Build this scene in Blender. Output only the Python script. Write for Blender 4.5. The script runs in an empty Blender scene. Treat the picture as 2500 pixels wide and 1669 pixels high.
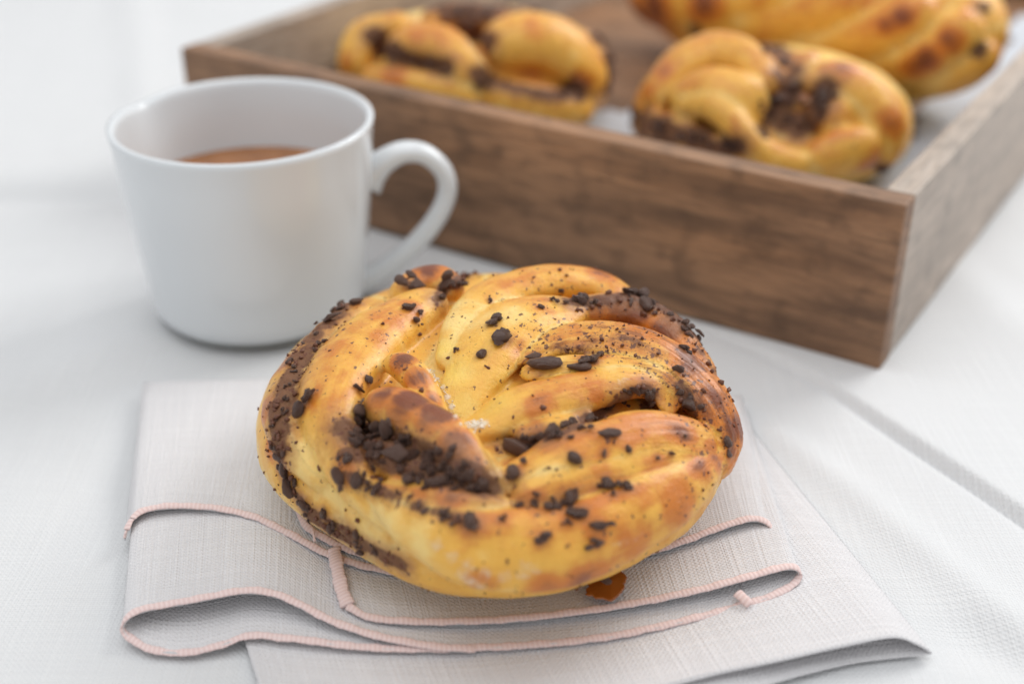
import bpy, bmesh, math, random
import numpy as np
from mathutils import Vector, Matrix
from mathutils.bvhtree import BVHTree

rng = np.random.default_rng(7)
random.seed(7)
S = bpy.context.scene

# ------------------------------------------------------------------ camera, world, lights, exposure
CAM_H = 0.17
PITCH = math.radians(29.55)
FPX = 3100.0                      # focal length in photograph pixels (2500 wide)
PW, PH = 2500.0, 1669.0
cam_d = bpy.data.cameras.new('camera')
cam = bpy.data.objects.new('camera', cam_d)
S.collection.objects.link(cam)
cam.location = (0, 0, CAM_H)
cam.rotation_euler = (math.pi / 2 - PITCH, 0, 0)
cam_d.sensor_width = 36.0
cam_d.lens = 36.0 * FPX / PW
cam_d.clip_start = 0.01
cam_d.clip_end = 20.0
cam_d.dof.use_dof = True
cam_d.dof.focus_distance = 0.259
cam_d.dof.aperture_fstop = 7.0
cam_d.dof.aperture_blades = 0
S.camera = cam

w = bpy.data.worlds.new('World')
S.world = w
w.use_nodes = True
bg = w.node_tree.nodes['Background']
bg.inputs[0].default_value = (0.97, 0.985, 1.0, 1)
bg.inputs[1].default_value = 0.76


def area(name, loc, target, size, power, col):
    d = bpy.data.lights.new(name, 'AREA')
    d.shape = 'RECTANGLE'
    d.size, d.size_y = size
    d.energy = power
    d.color = col
    o = bpy.data.objects.new(name, d)
    S.collection.objects.link(o)
    o.location = loc
    v = Vector(target) - Vector(loc)
    o.rotation_euler = v.to_track_quat('-Z', 'Y').to_euler()
    return o


area('window_light', (0.62, 0.78, 0.62), (0.0, 0.26, 0.0), (0.50, 0.50), 6.4, (1.0, 0.985, 0.96))
area('skylight', (-0.20, 0.22, 1.30), (0.0, 0.25, 0.0), (1.4, 1.2), 8.4, (0.99, 0.995, 1.0))

S.view_settings.view_transform = 'Standard'
S.view_settings.look = 'None'
S.view_settings.exposure = -0.12
S.view_settings.gamma = 1.0
S.view_settings.use_curve_mapping = False
S.render.engine = 'CYCLES'
S.cycles.use_denoising = True
S.cycles.max_bounces = 8
S.cycles.diffuse_bounces = 4
S.cycles.sample_clamp_indirect = 6.0

# ------------------------------------------------------------------ helpers
CO = np.array([0, 0, CAM_H])
FWD = np.array([0, math.cos(PITCH), -math.sin(PITCH)])
UP = np.array([0, math.sin(PITCH), math.cos(PITCH)])
RT = np.array([1.0, 0, 0])


def ray(px, py):
    d = FWD * FPX + RT * (px - PW / 2) + UP * (PH / 2 - py)
    return d / np.linalg.norm(d)


def at(px, py, z=0.0):
    """the point of the place at height z (metres) seen at this photograph pixel"""
    d = ray(px, py)
    return CO + d * ((z - CAM_H) / d[2])


def link(o):
    S.collection.objects.link(o)
    return o


def mesh_obj(name, verts, faces, mat=None, parent=None, smooth=True):
    me = bpy.data.meshes.new(name)
    me.from_pydata([tuple(map(float, v)) for v in verts], [], [tuple(map(int, f)) for f in faces])
    me.validate()
    if smooth:
        me.polygons.foreach_set('use_smooth', [True] * len(me.polygons))
    if mat:
        me.materials.append(mat)
    o = link(bpy.data.objects.new(name, me))
    if parent:
        o.parent = parent
    return o


def empty(name, loc=(0, 0, 0)):
    o = bpy.data.objects.new(name, None)
    o.empty_display_size = 0.01
    o.location = loc
    return link(o)


def tag(o, label, cat=None, group=None, kind=None):
    o['label'] = label
    if cat:
        o['category'] = cat
    if group:
        o['group'] = group
    if kind:
        o['kind'] = kind
    return o


def spline(pts, n):
    """Catmull-Rom resample of rows of any width, even spacing in the first 3 columns"""
    p = np.asarray(pts, float)
    e = np.vstack([2 * p[0] - p[1], p, 2 * p[-1] - p[-2]])
    out = []
    for i in range(len(p) - 1):
        a, b, c, d = e[i:i + 4]
        for t in np.linspace(0, 1, 24, endpoint=False):
            out.append(0.5 * ((2 * b) + (c - a) * t + (2 * a - 5 * b + 4 * c - d) * t * t + (3 * b - a - 3 * c + d) * t ** 3))
    out.append(p[-1])
    out = np.array(out)
    k = min(3, out.shape[1])
    s = np.concatenate([[0], np.cumsum(np.linalg.norm(np.diff(out[:, :k], axis=0), axis=1))])
    q = np.linspace(0, s[-1], n)
    return np.stack([np.interp(q, s, out[:, j]) for j in range(out.shape[1])], 1)


def sines(P, seed, freq, n=10):
    """cheap smooth 3-D noise in about -1..1"""
    r = np.random.default_rng(seed)
    v = 0
    for _ in range(n):
        k = r.normal(size=3)
        k = k / np.linalg.norm(k) * freq * r.uniform(0.6, 1.6)
        v = v + np.sin(P @ k + r.uniform(0, 6.28))
    return v / n * 2.0


def box_mesh(name, x0, x1, y0, y1, z0, z1, bev, mat, parent):
    bm = bmesh.new()
    bmesh.ops.create_cube(bm, size=1)
    for v in bm.verts:
        v.co = Vector(((x0 + x1) / 2 + v.co.x * (x1 - x0), (y0 + y1) / 2 + v.co.y * (y1 - y0), (z0 + z1) / 2 + v.co.z * (z1 - z0)))
    bmesh.ops.bevel(bm, geom=bm.edges[:], offset=bev, segments=3, affect='EDGES', profile=0.6)
    me = bpy.data.meshes.new(name)
    bm.to_mesh(me)
    bm.free()
    me.polygons.foreach_set('use_smooth', [True] * len(me.polygons))
    me.materials.append(mat)
    o = link(bpy.data.objects.new(name, me))
    o.parent = parent
    m = o.modifiers.new('weighted_normal', 'WEIGHTED_NORMAL')
    m.keep_sharp = True
    return o


# ------------------------------------------------------------------ materials
class NT:
    def __init__(self, name):
        self.m = bpy.data.materials.new(name)
        self.m.use_nodes = True
        self.t = self.m.node_tree
        self.b = self.t.nodes['Principled BSDF']

    def n(self, typ, **kw):
        nd = self.t.nodes.new(typ)
        for k, v in kw.items():
            if k.startswith('i_'):
                key = k[2:]
                key = int(key) if key.isdigit() else key.replace('_', ' ')
                nd.inputs[key].default_value = v
            else:
                setattr(nd, k, v)
        return nd

    def l(self, a, b):
        self.t.links.new(a, b)

    def math(self, op, a, b=None, c=None, clamp=False):
        nd = self.n('ShaderNodeMath', operation=op, use_clamp=clamp)
        for i, v in enumerate((a, b, c)):
            if v is None:
                continue
            if isinstance(v, (int, float)):
                nd.inputs[i].default_value = v
            else:
                self.l(v, nd.inputs[i])
        return nd.outputs[0]

    def ramp(self, fac, lo, hi):
        nd = self.n('ShaderNodeMapRange', interpolation_type='SMOOTHSTEP', i_1=lo, i_2=hi)
        self.l(fac, nd.inputs[0])
        return nd.outputs[0]

    def mix(self, fac, a, b, blend='MIX'):
        nd = self.n('ShaderNodeMix', data_type='RGBA', blend_type=blend)
        for i, v in ((0, fac), (6, a), (7, b)):
            if isinstance(v, (int, float)):
                nd.inputs[i].default_value = v
            elif isinstance(v, tuple):
                nd.inputs[i].default_value = v if len(v) == 4 else v + (1,)
            else:
                self.l(v, nd.inputs[i])
        return nd.outputs[2]

    def noise(self, vec, scale, detail=4, rough=0.55, dist=0.0):
        nd = self.n('ShaderNodeTexNoise', i_Scale=scale, i_Detail=detail, i_Roughness=rough, i_Distortion=dist)
        if vec is not None:
            self.l(vec, nd.inputs['Vector'])
        return nd.outputs['Fac']

    def attr(self, name):
        return self.n('ShaderNodeAttribute', attribute_name=name).outputs['Fac']

    def obj(self):
        return self.n('ShaderNodeTexCoord').outputs['Object']

    def mapping(self, vec, scale=(1, 1, 1), rot=(0, 0, 0), loc=(0, 0, 0)):
        nd = self.n('ShaderNodeMapping')
        nd.inputs['Scale'].default_value = scale
        nd.inputs['Rotation'].default_value = rot
        nd.inputs['Location'].default_value = loc
        self.l(vec, nd.inputs['Vector'])
        return nd.outputs[0]

    def bump(self, h, strength, dist, nrm=None):
        nd = self.n('ShaderNodeBump', i_Strength=strength, i_Distance=dist)
        self.l(h, nd.inputs['Height'])
        if nrm is not None:
            self.l(nrm, nd.inputs['Normal'])
        return nd.outputs[0]

    def set(self, **kw):
        for k, v in kw.items():
            i = self.b.inputs[k.replace('_', ' ')]
            if isinstance(v, (int, float, tuple)):
                i.default_value = v + (1,) if isinstance(v, tuple) and len(v) == 3 and i.type == 'RGBA' else v
            else:
                self.l(v, i)


def weave_height(t, vec, pitch):
    """plain weave: over/under threads; returns (height, slub noise)"""
    jit = t.n('ShaderNodeTexNoise', i_Scale=0.35 / pitch, i_Detail=2.0)
    t.l(vec, jit.inputs['Vector'])
    off = t.n('ShaderNodeVectorMath', operation='MULTIPLY_ADD')
    t.l(jit.outputs['Color'], off.inputs[0])
    off.inputs[1].default_value = (pitch * 0.55,) * 3
    t.l(vec, off.inputs[2])
    sep = t.n('ShaderNodeSeparateXYZ')
    t.l(off.outputs[0], sep.inputs[0])
    k = math.pi / pitch
    sx = t.math('SINE', t.math('MULTIPLY', sep.outputs[0], k))
    sy = t.math('SINE', t.math('MULTIPLY', sep.outputs[1], k))
    prod = t.math('MULTIPLY', sx, sy)
    h = t.math('MULTIPLY_ADD', prod, 0.5, 0.5)
    ax = t.math('ABSOLUTE', sx)
    ay = t.math('ABSOLUTE', sy)
    gap = t.math('MULTIPLY', ax, ay)
    return h, gap


def cloth_mat(name, col, col2, pitch, bump, uv=True):
    t = NT(name)
    tc = t.n('ShaderNodeTexCoord')
    vec = tc.outputs['UV'] if uv else tc.outputs['Object']
    h, gap = weave_height(t, vec, pitch)
    # slubs: long thin uneven threads in both directions
    s1 = t.noise(t.mapping(vec, (1 / pitch * 0.9, 30, 1)), 1.0, 2)
    s2 = t.noise(t.mapping(vec, (30, 1 / pitch * 0.9, 1)), 1.0, 2)
    slub = t.math('ADD', t.ramp(s1, 0.35, 0.7), t.ramp(s2, 0.35, 0.7))
    f = t.math('MULTIPLY', slub, 0.5)
    c = t.mix(f, col, col2)
    dk = t.math('MULTIPLY', t.ramp(gap, 0.30, 0.0), 0.24)
    c = t.mix(dk, c, tuple(v * 0.6 for v in col2))
    big = t.noise(vec, 18, 3)
    c = t.mix(t.math('MULTIPLY', t.ramp(big, 0.4, 0.75), 0.12), c, tuple(v * 0.9 for v in col))
    hh = t.math('ADD', t.math('MULTIPLY', h, 0.6), t.math('MULTIPLY', slub, 0.5))
    t.set(Base_Color=c, Roughness=0.9, Normal=t.bump(hh, bump, pitch * 0.5))
    t.b.inputs['Specular IOR Level'].default_value = 0.15
    t.b.inputs['Sheen Weight'].default_value = 0.12
    return t.m


def wood_mat(name, ca, cb, cc, rough, axis):
    t = NT(name)
    v = t.obj()
    sc = [60, 60, 60]
    sc[axis] = 9
    st = t.mapping(v, tuple(sc))
    n1 = t.noise(st, 1.6, 7, 0.62, 0.6)
    sc2 = [500, 500, 500]
    sc2[axis] = 60
    n2 = t.noise(t.mapping(v, tuple(sc2)), 1.0, 4, 0.6)
    n3 = t.noise(t.mapping(v, tuple(np.array(sc) * 0.35)), 1.0, 3, 0.5)
    n4 = t.noise(v, 95, 4, 0.6)
    c = t.mix(t.ramp(n1, 0.32, 0.68), ca, cb)
    c = t.mix(t.math('MULTIPLY', t.ramp(n3, 0.45, 0.75), 0.75), c, cc)
    c = t.mix(t.math('MULTIPLY', t.ramp(n2, 0.42, 0.72), 0.5), c, tuple(x * 0.55 for x in ca))
    c = t.mix(t.math('MULTIPLY', t.ramp(n4, 0.48, 0.70), 0.5), c, tuple(x * 0.55 for x in ca))
    n5 = t.noise(t.mapping(v, tuple(np.array(sc) * 2.2)), 1.0, 5, 0.7, 0.5)
    c = t.mix(t.math('MULTIPLY', t.ramp(n5, 0.55, 0.75), 0.45), c, tuple(min(1, x * 1.35) for x in cb))
    h = t.math('ADD', n2, n1)
    t.set(Base_Color=c, Roughness=rough, Normal=t.bump(h, 0.6, 0.0009))
    return t.m


def dough_mat(name, hi=True):
    t = NT(name)
    v = t.obj()
    brown, flour, pit, smear, lam = (t.attr(a) for a in ('brown', 'flour', 'pit', 'smear', 'lam'))
    n_big = t.noise(v, 70, 4, 0.6)
    n_mid = t.noise(v, 240, 4, 0.6)
    n_fine = t.noise(v, 1500, 3, 0.6)
    pale = (0.87, 0.61, 0.205)
    gold = (0.81, 0.43, 0.064)
    orange = (0.60, 0.185, 0.019)
    dark = (0.20, 0.048, 0.012)
    cs_ = t.n('ShaderNodeCombineXYZ')
    t.l(t.math('MULTIPLY', t.attr('su'), 55.0), cs_.inputs[0])
    t.l(t.math('MULTIPLY', t.attr('sv'), 1.9), cs_.inputs[1])
    streak = t.noise(cs_.outputs[0], 1.0, 5, 0.6, 0.4)
    b = t.math('MULTIPLY', brown, t.math('MULTIPLY_ADD', streak, 1.1, 0.45))
    b = t.math('ADD', b, t.math('MULTIPLY', t.math('SUBTRACT', n_big, 0.5), 0.40))
    b = t.math('ADD', b, t.math('MULTIPLY', t.math('SUBTRACT', n_mid, 0.5), 0.52))
    c = t.mix(t.ramp(b, 0.04, 0.36), pale, gold)
    c = t.mix(t.ramp(b, 0.32, 0.74), c, orange)
    c = t.mix(t.ramp(b, 0.74, 1.20), c, dark)
    # brown stain soaked out of the filling
    stn = t.math('ADD', t.attr('stain'), t.math('MULTIPLY', t.math('SUBTRACT', n_mid, 0.5), 0.9))
    c = t.mix(t.math('MULTIPLY', t.ramp(stn, 0.16, 0.85), 0.70), c, (0.36, 0.150, 0.052))
    # egg-yellow, moist dough down in the hollow
    c = t.mix(t.math('MULTIPLY', pit, 0.9), c, (0.84, 0.56, 0.085))
    # lamination lines that follow each strand
    cx = t.n('ShaderNodeCombineXYZ')
    t.l(t.math('MULTIPLY', t.attr('su'), 90.0), cx.inputs[0])
    t.l(t.math('MULTIPLY', t.attr('sv'), 6.5), cx.inputs[1])
    ln = t.noise(cx.outputs[0], 1.0, 5, 0.65, 0.3)
    lf = t.math('MULTIPLY', t.ramp(ln, 0.50, 0.60), lam)
    lf = t.math('MULTIPLY', lf, t.ramp(n_mid, 0.40, 0.60))
    c = t.mix(t.math('MULTIPLY', lf, 0.70), c, (0.24, 0.085, 0.032))
    # chocolate smears and dust round the filling
    n_sm = t.noise(v, 170, 4, 0.65)
    smx = t.math('MULTIPLY', smear, t.math('MULTIPLY_ADD', n_sm, 2.0, 0.02))
    sm = t.math('ADD', smx, t.math('MULTIPLY', t.math('SUBTRACT', n_mid, 0.5), 1.1))
    sm = t.math('MULTIPLY', t.ramp(sm, 0.26, 0.66), t.ramp(smear, 0.06, 0.3))
    c = t.mix(t.math('MULTIPLY', sm, 0.88), c, (0.135, 0.058, 0.032))
    # fine specks of chocolate
    vor = t.n('ShaderNodeTexVoronoi', i_Scale=760.0, i_Randomness=1.0)
    wob = t.n('ShaderNodeVectorMath', operation='MULTIPLY_ADD')
    nz = t.n('ShaderNodeTexNoise', i_Scale=1400.0, i_Detail=2.0)
    t.l(v, nz.inputs['Vector'])
    t.l(nz.outputs['Color'], wob.inputs[0])
    wob.inputs[1].default_value = (0.0018,) * 3
    t.l(v, wob.inputs[2])
    t.l(wob.outputs[0], vor.inputs['Vector'])
    cs = t.n('ShaderNodeSeparateColor')
    t.l(vor.outputs['Color'], cs.inputs[0])
    n_sp = t.noise(v, 55, 2)
    speck = t.attr('speck')
    keep = t.math('ADD', t.math('MULTIPLY', speck, 1.25), t.math('MULTIPLY', t.math('SUBTRACT', n_sp, 0.5), 0.5))
    size = t.math('MULTIPLY', t.math('SUBTRACT', keep, cs.outputs[0], clamp=True), 0.9)
    sp = t.math('LESS_THAN', vor.outputs['Distance'], t.math('MINIMUM', t.math('ADD', t.math('MULTIPLY', size, 0.75), t.math('MULTIPLY', t.math('GREATER_THAN', size, 0.02), 0.12)), 0.42))
    c = t.mix(t.math('MULTIPLY', sp, 0.90), c, (0.125, 0.042, 0.022))
    nd = t.noise(v, 2300, 3, 0.6)
    th_ = t.math('SUBTRACT', 0.74, t.math('MULTIPLY', speck, 0.26))
    dust = t.math('MULTIPLY', t.ramp(t.math('SUBTRACT', nd, th_), 0.0, 0.05), 0.8)
    c = t.mix(dust, c, (0.13, 0.048, 0.024))
    # flour dusting
    nf = t.noise(v, 1300, 6, 0.75)
    fl = t.math('MULTIPLY', t.ramp(t.math('ADD', flour, t.math('MULTIPLY', t.math('SUBTRACT', nf, 0.5), 1.3)), 0.45, 1.25), 0.80)
    c = t.mix(fl, c, (0.88, 0.80, 0.68))
    rgh = t.math('ADD', 0.36, t.math('MULTIPLY', n_mid, 0.16))
    rgh = t.math('ADD', rgh, t.math('MULTIPLY', fl, 0.45))
    rgh = t.math('SUBTRACT', rgh, t.math('MULTIPLY', t.ramp(b, 0.35, 0.9), 0.12))
    rgh = t.math('SUBTRACT', rgh, t.math('MULTIPLY', pit, 0.12))
    rgh = t.math('ADD', rgh, t.math('MULTIPLY', sm, 0.2))
    n_w = t.noise(cs_.outputs[0], 9.0, 4, 0.6, 0.6)
    n_p = t.ramp(t.noise(v, 820, 3, 0.6), 0.62, 0.72)
    h = t.math('ADD', t.math('MULTIPLY', n_mid, 0.9), t.math('MULTIPLY', n_fine, 0.30))
    h = t.math('ADD', h, t.math('MULTIPLY', n_w, 0.35))
    h = t.math('ADD', h, t.math('MULTIPLY', n_p, -0.30))
    h = t.math('ADD', h, t.math('MULTIPLY', lf, -0.35))
    h = t.math('ADD', h, t.math('MULTIPLY', sp, 0.3))
    h = t.math('ADD', h, t.math('MULTIPLY', fl, t.math('MULTIPLY', nf, 0.8)))
    t.set(Base_Color=c, Roughness=rgh, Normal=t.bump(h, 0.55, 0.0009))
    p = t.b.inputs
    p['Specular IOR Level'].default_value = 0.35
    t.set(Coat_Weight=t.math('MULTIPLY_ADD', sm, -0.28, 0.30))
    p['Coat Roughness'].default_value = 0.26
    p['Subsurface Weight'].default_value = 0.12
    p['Subsurface Radius'].default_value = (1.0, 0.45, 0.15)
    p['Subsurface Scale'].default_value = 0.004
    return t.m


def choc_mat():
    t = NT('dark_chocolate')
    v = t.obj()
    oi = t.n('ShaderNodeObjectInfo').outputs['Random']
    n = t.noise(v, 700, 4, 0.6)
    n2 = t.noise(v, 180, 3, 0.5)
    c = t.mix(t.ramp(n, 0.35, 0.7), (0.062, 0.027, 0.018), (0.145, 0.070, 0.046))
    c = t.mix(t.math('MULTIPLY', t.ramp(n2, 0.5, 0.75), 0.6), c, (0.17, 0.075, 0.042))
    c = t.mix(t.math('MULTIPLY', oi, 0.45), c, (0.18, 0.090, 0.060))
    t.set(Base_Color=c, Roughness=t.math('ADD', 0.17, t.math('MULTIPLY', oi, 0.22)), Normal=t.bump(n, 0.75, 0.0009))
    t.b.inputs['Specular IOR Level'].default_value = 0.65
    return t.m


def simple(name, col, rough, spec=0.5, **kw):
    t = NT(name)
    t.set(Base_Color=col, Roughness=rough)
    t.b.inputs['Specular IOR Level'].default_value = spec
    for k, v in kw.items():
        t.b.inputs[k.replace('_', ' ')].default_value = v
    return t.m


M_TABLE = cloth_mat('white_linen', (0.672, 0.678, 0.688), (0.712, 0.718, 0.725), 0.00060, 0.5, uv=False)
M_NAPKIN = cloth_mat('lilac_grey_linen', (0.69, 0.676, 0.688), (0.765, 0.752, 0.762), 0.00054, 0.85)
M_DOUGH = dough_mat('baked_dough')
M_CHOC = choc_mat()
M_COCOA = None
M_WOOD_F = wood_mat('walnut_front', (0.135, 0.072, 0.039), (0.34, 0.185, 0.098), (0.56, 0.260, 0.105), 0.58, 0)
M_WOOD_LIT = wood_mat('walnut_side_lit', (0.33, 0.265, 0.215), (0.46, 0.37, 0.30), (0.50, 0.38, 0.28), 0.42, 1)  # same tray wood, bright sheen of the lit side put into its paler colour


def pink_mat():
    t = NT('pink_thread')
    v = t.n('ShaderNodeTexCoord').outputs['UV']
    sep = t.n('ShaderNodeSeparateXYZ')
    t.l(v, sep.inputs[0])
    k = 2 * math.pi / 0.00095
    zz = t.math('MULTIPLY', t.math('ARCSINE', t.math('SINE', t.math('MULTIPLY', sep.outputs[1], 2.0))), 0.9)
    s = t.math('SINE', t.math('ADD', t.math('MULTIPLY', sep.outputs[0], k), t.math('MULTIPLY', zz, 0.5)))
    n = t.noise(t.mapping(v, (3000, 3, 1)), 1.0, 3)
    f = t.math('MULTIPLY_ADD', s, 0.5, 0.5)
    c = t.mix(f, (0.70, 0.52, 0.495), (0.80, 0.64, 0.615))
    c = t.mix(t.math('MULTIPLY', n, 0.25), c, (0.82, 0.66, 0.64))
    t.set(Base_Color=c, Roughness=0.75, Normal=t.bump(f, 0.25, 0.0003))
    t.b.inputs['Sheen Weight'].default_value = 0.2
    t.b.inputs['Specular IOR Level'].default_value = 0.25
    return t.m


M_PINK = pink_mat()
M_CUP = simple('white_porcelain', (0.675, 0.70, 0.72), 0.16, 0.5, Coat_Weight=0.3, Coat_Roughness=0.05)
M_FOOT = simple('unglazed_porcelain', (0.34, 0.35, 0.34), 0.7, 0.3)
M_PAPER = simple('white_parchment', (0.52, 0.55, 0.60), 0.55, 0.4)


def coffee_mat():
    t = NT('milky_coffee')
    n = t.noise(t.obj(), 120, 4, 0.6)
    t.set(Base_Color=t.mix(t.ramp(n, 0.35, 0.7), (0.31, 0.125, 0.043), (0.41, 0.175, 0.066)), Roughness=0.16)
    return t.m


M_COFFEE = coffee_mat()
M_SYRUP = simple('caramelised_syrup', (0.30, 0.085, 0.012), 0.22, 0.5, Coat_Weight=0.4)
M_COCOA = simple('cocoa_crumb', (0.135, 0.050, 0.026), 0.55, 0.4)
M_FLOUR = simple('flour', (0.86, 0.80, 0.70), 0.95, 0.1)

# ------------------------------------------------------------------ tablecloth (the surface everything stands on)


def seg_dist(X, Y, line):
    """signed distance (+ = left of the direction of travel) and distance along, to a polyline on the table"""
    best = np.full(X.shape, 1e9)
    sgn = np.zeros(X.shape)
    for a, b in zip(line[:-1], line[1:]):
        d = b - a
        L = math.hypot(*d)
        d = d / L
        t = np.clip((X - a[0]) * d[0] + (Y - a[1]) * d[1], 0, L)
        qx, qy = X - a[0] - d[0] * t, Y - a[1] - d[1] * t
        dist = np.hypot(qx, qy)
        s = d[0] * qy - d[1] * qx
        m = dist < best
        best = np.where(m, dist, best)
        sgn = np.where(m, np.sign(s), sgn)
    return best * sgn


def tline(pts, n=60):
    return spline([at(x, y)[:2] for x, y in pts], n)


def table_z(X, Y):
    P_ = np.stack([X.ravel(), Y.ravel(), 0 * X.ravel()], 1)
    out_ = np.clip((np.hypot((X - 0.0) / 0.13, (Y - 0.25) / 0.12) - 0.8) / 0.4, 0, 1)
    z = (0.0007 * sines(P_, 91, 75, 9) * 0.6 + 0.00025 * sines(P_, 92, 210, 9)).reshape(X.shape) * out_
    # pleat: the upper right layer laps over the lower left one
    d = seg_dist(X, Y, tline([(1500, 740), (1760, 815), (1960, 905), (2200, 1062), (2500, 1262), (2900, 1545)]))
    fade = np.clip((X - 0.045) / 0.05, 0, 1)
    step = 1 / (1 + np.exp(-(d) / 0.00035))
    z = z + fade * (0.0022 * step * np.exp(-np.clip(d, 0, None) / 0.030) - 0.0012 * np.exp(-((d + 0.0010) / 0.0011) ** 2))
    for pts, h, s in (
            ([(1900, 1060), (2080, 1195), (2270, 1350), (2500, 1530), (2800, 1750)], 0.0011, 0.0055),
            ([(-300, 482), (100, 474), (480, 486), (560, 492)], -0.0026, 0.0065),
            ([(-300, 430), (100, 425), (470, 440)], 0.0020, 0.012),
            ([(280, -200), (330, 40), (350, 260)], 0.0016, 0.010),
            ([(-100, 1010), (150, 900), (330, 820)], 0.0013, 0.010),
            ([(-100, 820), (120, 760), (300, 700)], -0.0012, 0.009),
            ([(-150, 1400), (120, 1310), (260, 1180)], -0.0012, 0.012),
            ([(2300, 620), (2450, 780), (2800, 1000)], 0.0012, 0.012),
            ([(2380, 1560), (2600, 1640), (2900, 1700)], -0.0014, 0.008)):
        dd = seg_dist(X, Y, tline(pts))
        z = z + 1.5 * h * np.exp(-(dd / s) ** 2)
    return z


gx = np.concatenate([np.linspace(-1.2, -0.30, 22), np.linspace(-0.295, 0.30, 540), np.linspace(0.31, 1.2, 22)])
gy = np.concatenate([np.linspace(-0.6, 0.125, 16), np.linspace(0.13, 0.46, 330), np.linspace(0.47, 0.9, 60), np.linspace(0.93, 1.8, 12)])
X, Y = np.meshgrid(gx, gy)
Z = table_z(X, Y)
nx, ny = len(gx), len(gy)
idx = np.arange(nx * ny).reshape(ny, nx)
me = bpy.data.meshes.new('tablecloth')
fc = np.stack([idx[:-1, :-1], idx[:-1, 1:], idx[1:, 1:], idx[1:, :-1]], -1).reshape(-1, 4)
me.vertices.add(nx * ny)
me.vertices.foreach_set('co', np.stack([X, Y, Z - 0.0006], -1).astype(np.float32).ravel())
me.loops.add(len(fc) * 4)
me.loops.foreach_set('vertex_index', fc.astype(np.int32).ravel())
me.polygons.add(len(fc))
me.polygons.foreach_set('loop_start', np.arange(0, len(fc) * 4, 4, dtype=np.int32))
me.polygons.foreach_set('use_smooth', [True] * len(fc))
me.update(calc_edges=True)
me.validate()
me.materials.append(M_TABLE)
tag(link(bpy.data.objects.new('tablecloth', me)), 'white linen tablecloth with soft folds under the cup, tray and napkin', None, None, 'structure')

# ------------------------------------------------------------------ wooden tray
TH = 0.0078
c0 = np.array(at(2146, 909)[:2])                  # front right bottom corner
YAW = math.radians(147.5)
TL, TD, TZ = 0.2440, 0.40, 0.0470                 # front length, depth, wall height
tray = empty('wooden_tray', (c0[0], c0[1], 0))
tray.rotation_euler = (0, 0, YAW - math.pi)       # local -x runs along the front to the left, local +y back
tag(tray, 'dark brown wooden serving tray holding chocolate buns behind the cup', 'tray')
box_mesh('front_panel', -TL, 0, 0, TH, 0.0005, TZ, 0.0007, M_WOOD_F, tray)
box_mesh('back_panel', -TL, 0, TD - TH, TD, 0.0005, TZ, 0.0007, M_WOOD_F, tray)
box_mesh('side_panel', -TH, -0.0002, TH + 0.0001, TD - TH - 0.0001, 0.0005, TZ - 0.0001, 0.0007, M_WOOD_LIT, tray)
box_mesh('side_panel', -TL + 0.0002, -TL + TH, TH + 0.0001, TD - TH - 0.0001, 0.0005, TZ - 0.0001, 0.0007, M_WOOD_LIT, tray)
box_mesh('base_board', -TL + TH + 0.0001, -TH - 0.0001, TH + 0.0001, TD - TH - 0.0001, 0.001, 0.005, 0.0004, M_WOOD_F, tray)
TM = Matrix.Translation((c0[0], c0[1], 0)) @ Matrix.Rotation(YAW - math.pi, 4, 'Z')

# crumpled parchment on the tray floor
n1, n2 = 60, 80
us = np.linspace(-TL + TH + 0.0015, -TH - 0.0015, n1)
vs = np.linspace(TH + 0.0015, TD - TH - 0.0015, n2)
U, V = np.meshgrid(us, vs)
P3 = np.stack([U, V, 0 * U], -1).reshape(-1, 3)
zz = 0.0075 + 0.0011 * sines(P3, 5, 90, 8) + 0.0006 * np.abs(sines(P3, 6, 200, 6))
edge = np.clip((U.ravel() + TH + 0.016) / 0.014, 0, 1)
zz = zz + 0.010 * edge ** 2
P3[:, 2] = np.clip(zz, 0.0058, 0.03)
pid = np.arange(n1 * n2).reshape(n2, n1)
lf_ = np.stack([pid[:-1, :-1], pid[:-1, 1:], pid[1:, 1:], pid[1:, :-1]], -1).reshape(-1, 4)
mid_ = P3[lf_].mean(1)
lf_ = lf_[(mid_[:, 1] < 0.118 + 0.006 * np.sin(mid_[:, 0] * 130)) | (mid_[:, 0] > -0.045 + 0.004 * np.sin(mid_[:, 1] * 90))]
lin = mesh_obj('parchment_liner', P3, lf_, M_PAPER)
lin.matrix_world = TM
tag(lin, 'white parchment paper lining the floor of the wooden tray', 'parchment paper')

# ------------------------------------------------------------------ cup with coffee
CX, CY, RZ, RR, RB = -0.42 * CAM_H, 1.889 * CAM_H, 0.0561, 0.2051 * CAM_H, 0.1705 * CAM_H
cup = empty('coffee_cup', (CX, CY, 0))
tag(cup, 'white porcelain cup with a loop handle and small pouring lip, standing left of the tray', 'cup')
outer = [(RB * 0.88, 0.0026), (RB * 0.955, 0.0026), (RB * 0.995, 0.0036), (RB * 1.03, 0.0060), (RB * 1.048, 0.0120), (RB * 1.080, 0.020), (RB * 1.118, 0.030),
         (RB * 1.155, 0.040), (RR * 0.975, 0.0490), (RR * 0.992, 0.0545), (RR * 0.998, RZ - 0.0006), (RR * 0.988, RZ), (RR * 0.955, RZ), (RR * 0.942, RZ - 0.0008)]
inner = [(RR * 0.93, 0.0535), (RB * 1.08, 0.040), (RB * 1.035, 0.030), (RB * 0.98, 0.018), (RB * 0.95, 0.010), (RB * 0.80, 0.006), (RB * 0.4, 0.005), (0.0003, 0.005)]
prof = spline([(r, 0.0, z) for r, z in [(0.0003, 0.0028), (RB * 0.6, 0.0028)] + outer + inner], 110)
NS = 128
HA = math.radians(12)             # handle direction
SA = math.radians(152)            # pouring lip direction
verts, faces = [], []
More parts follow.
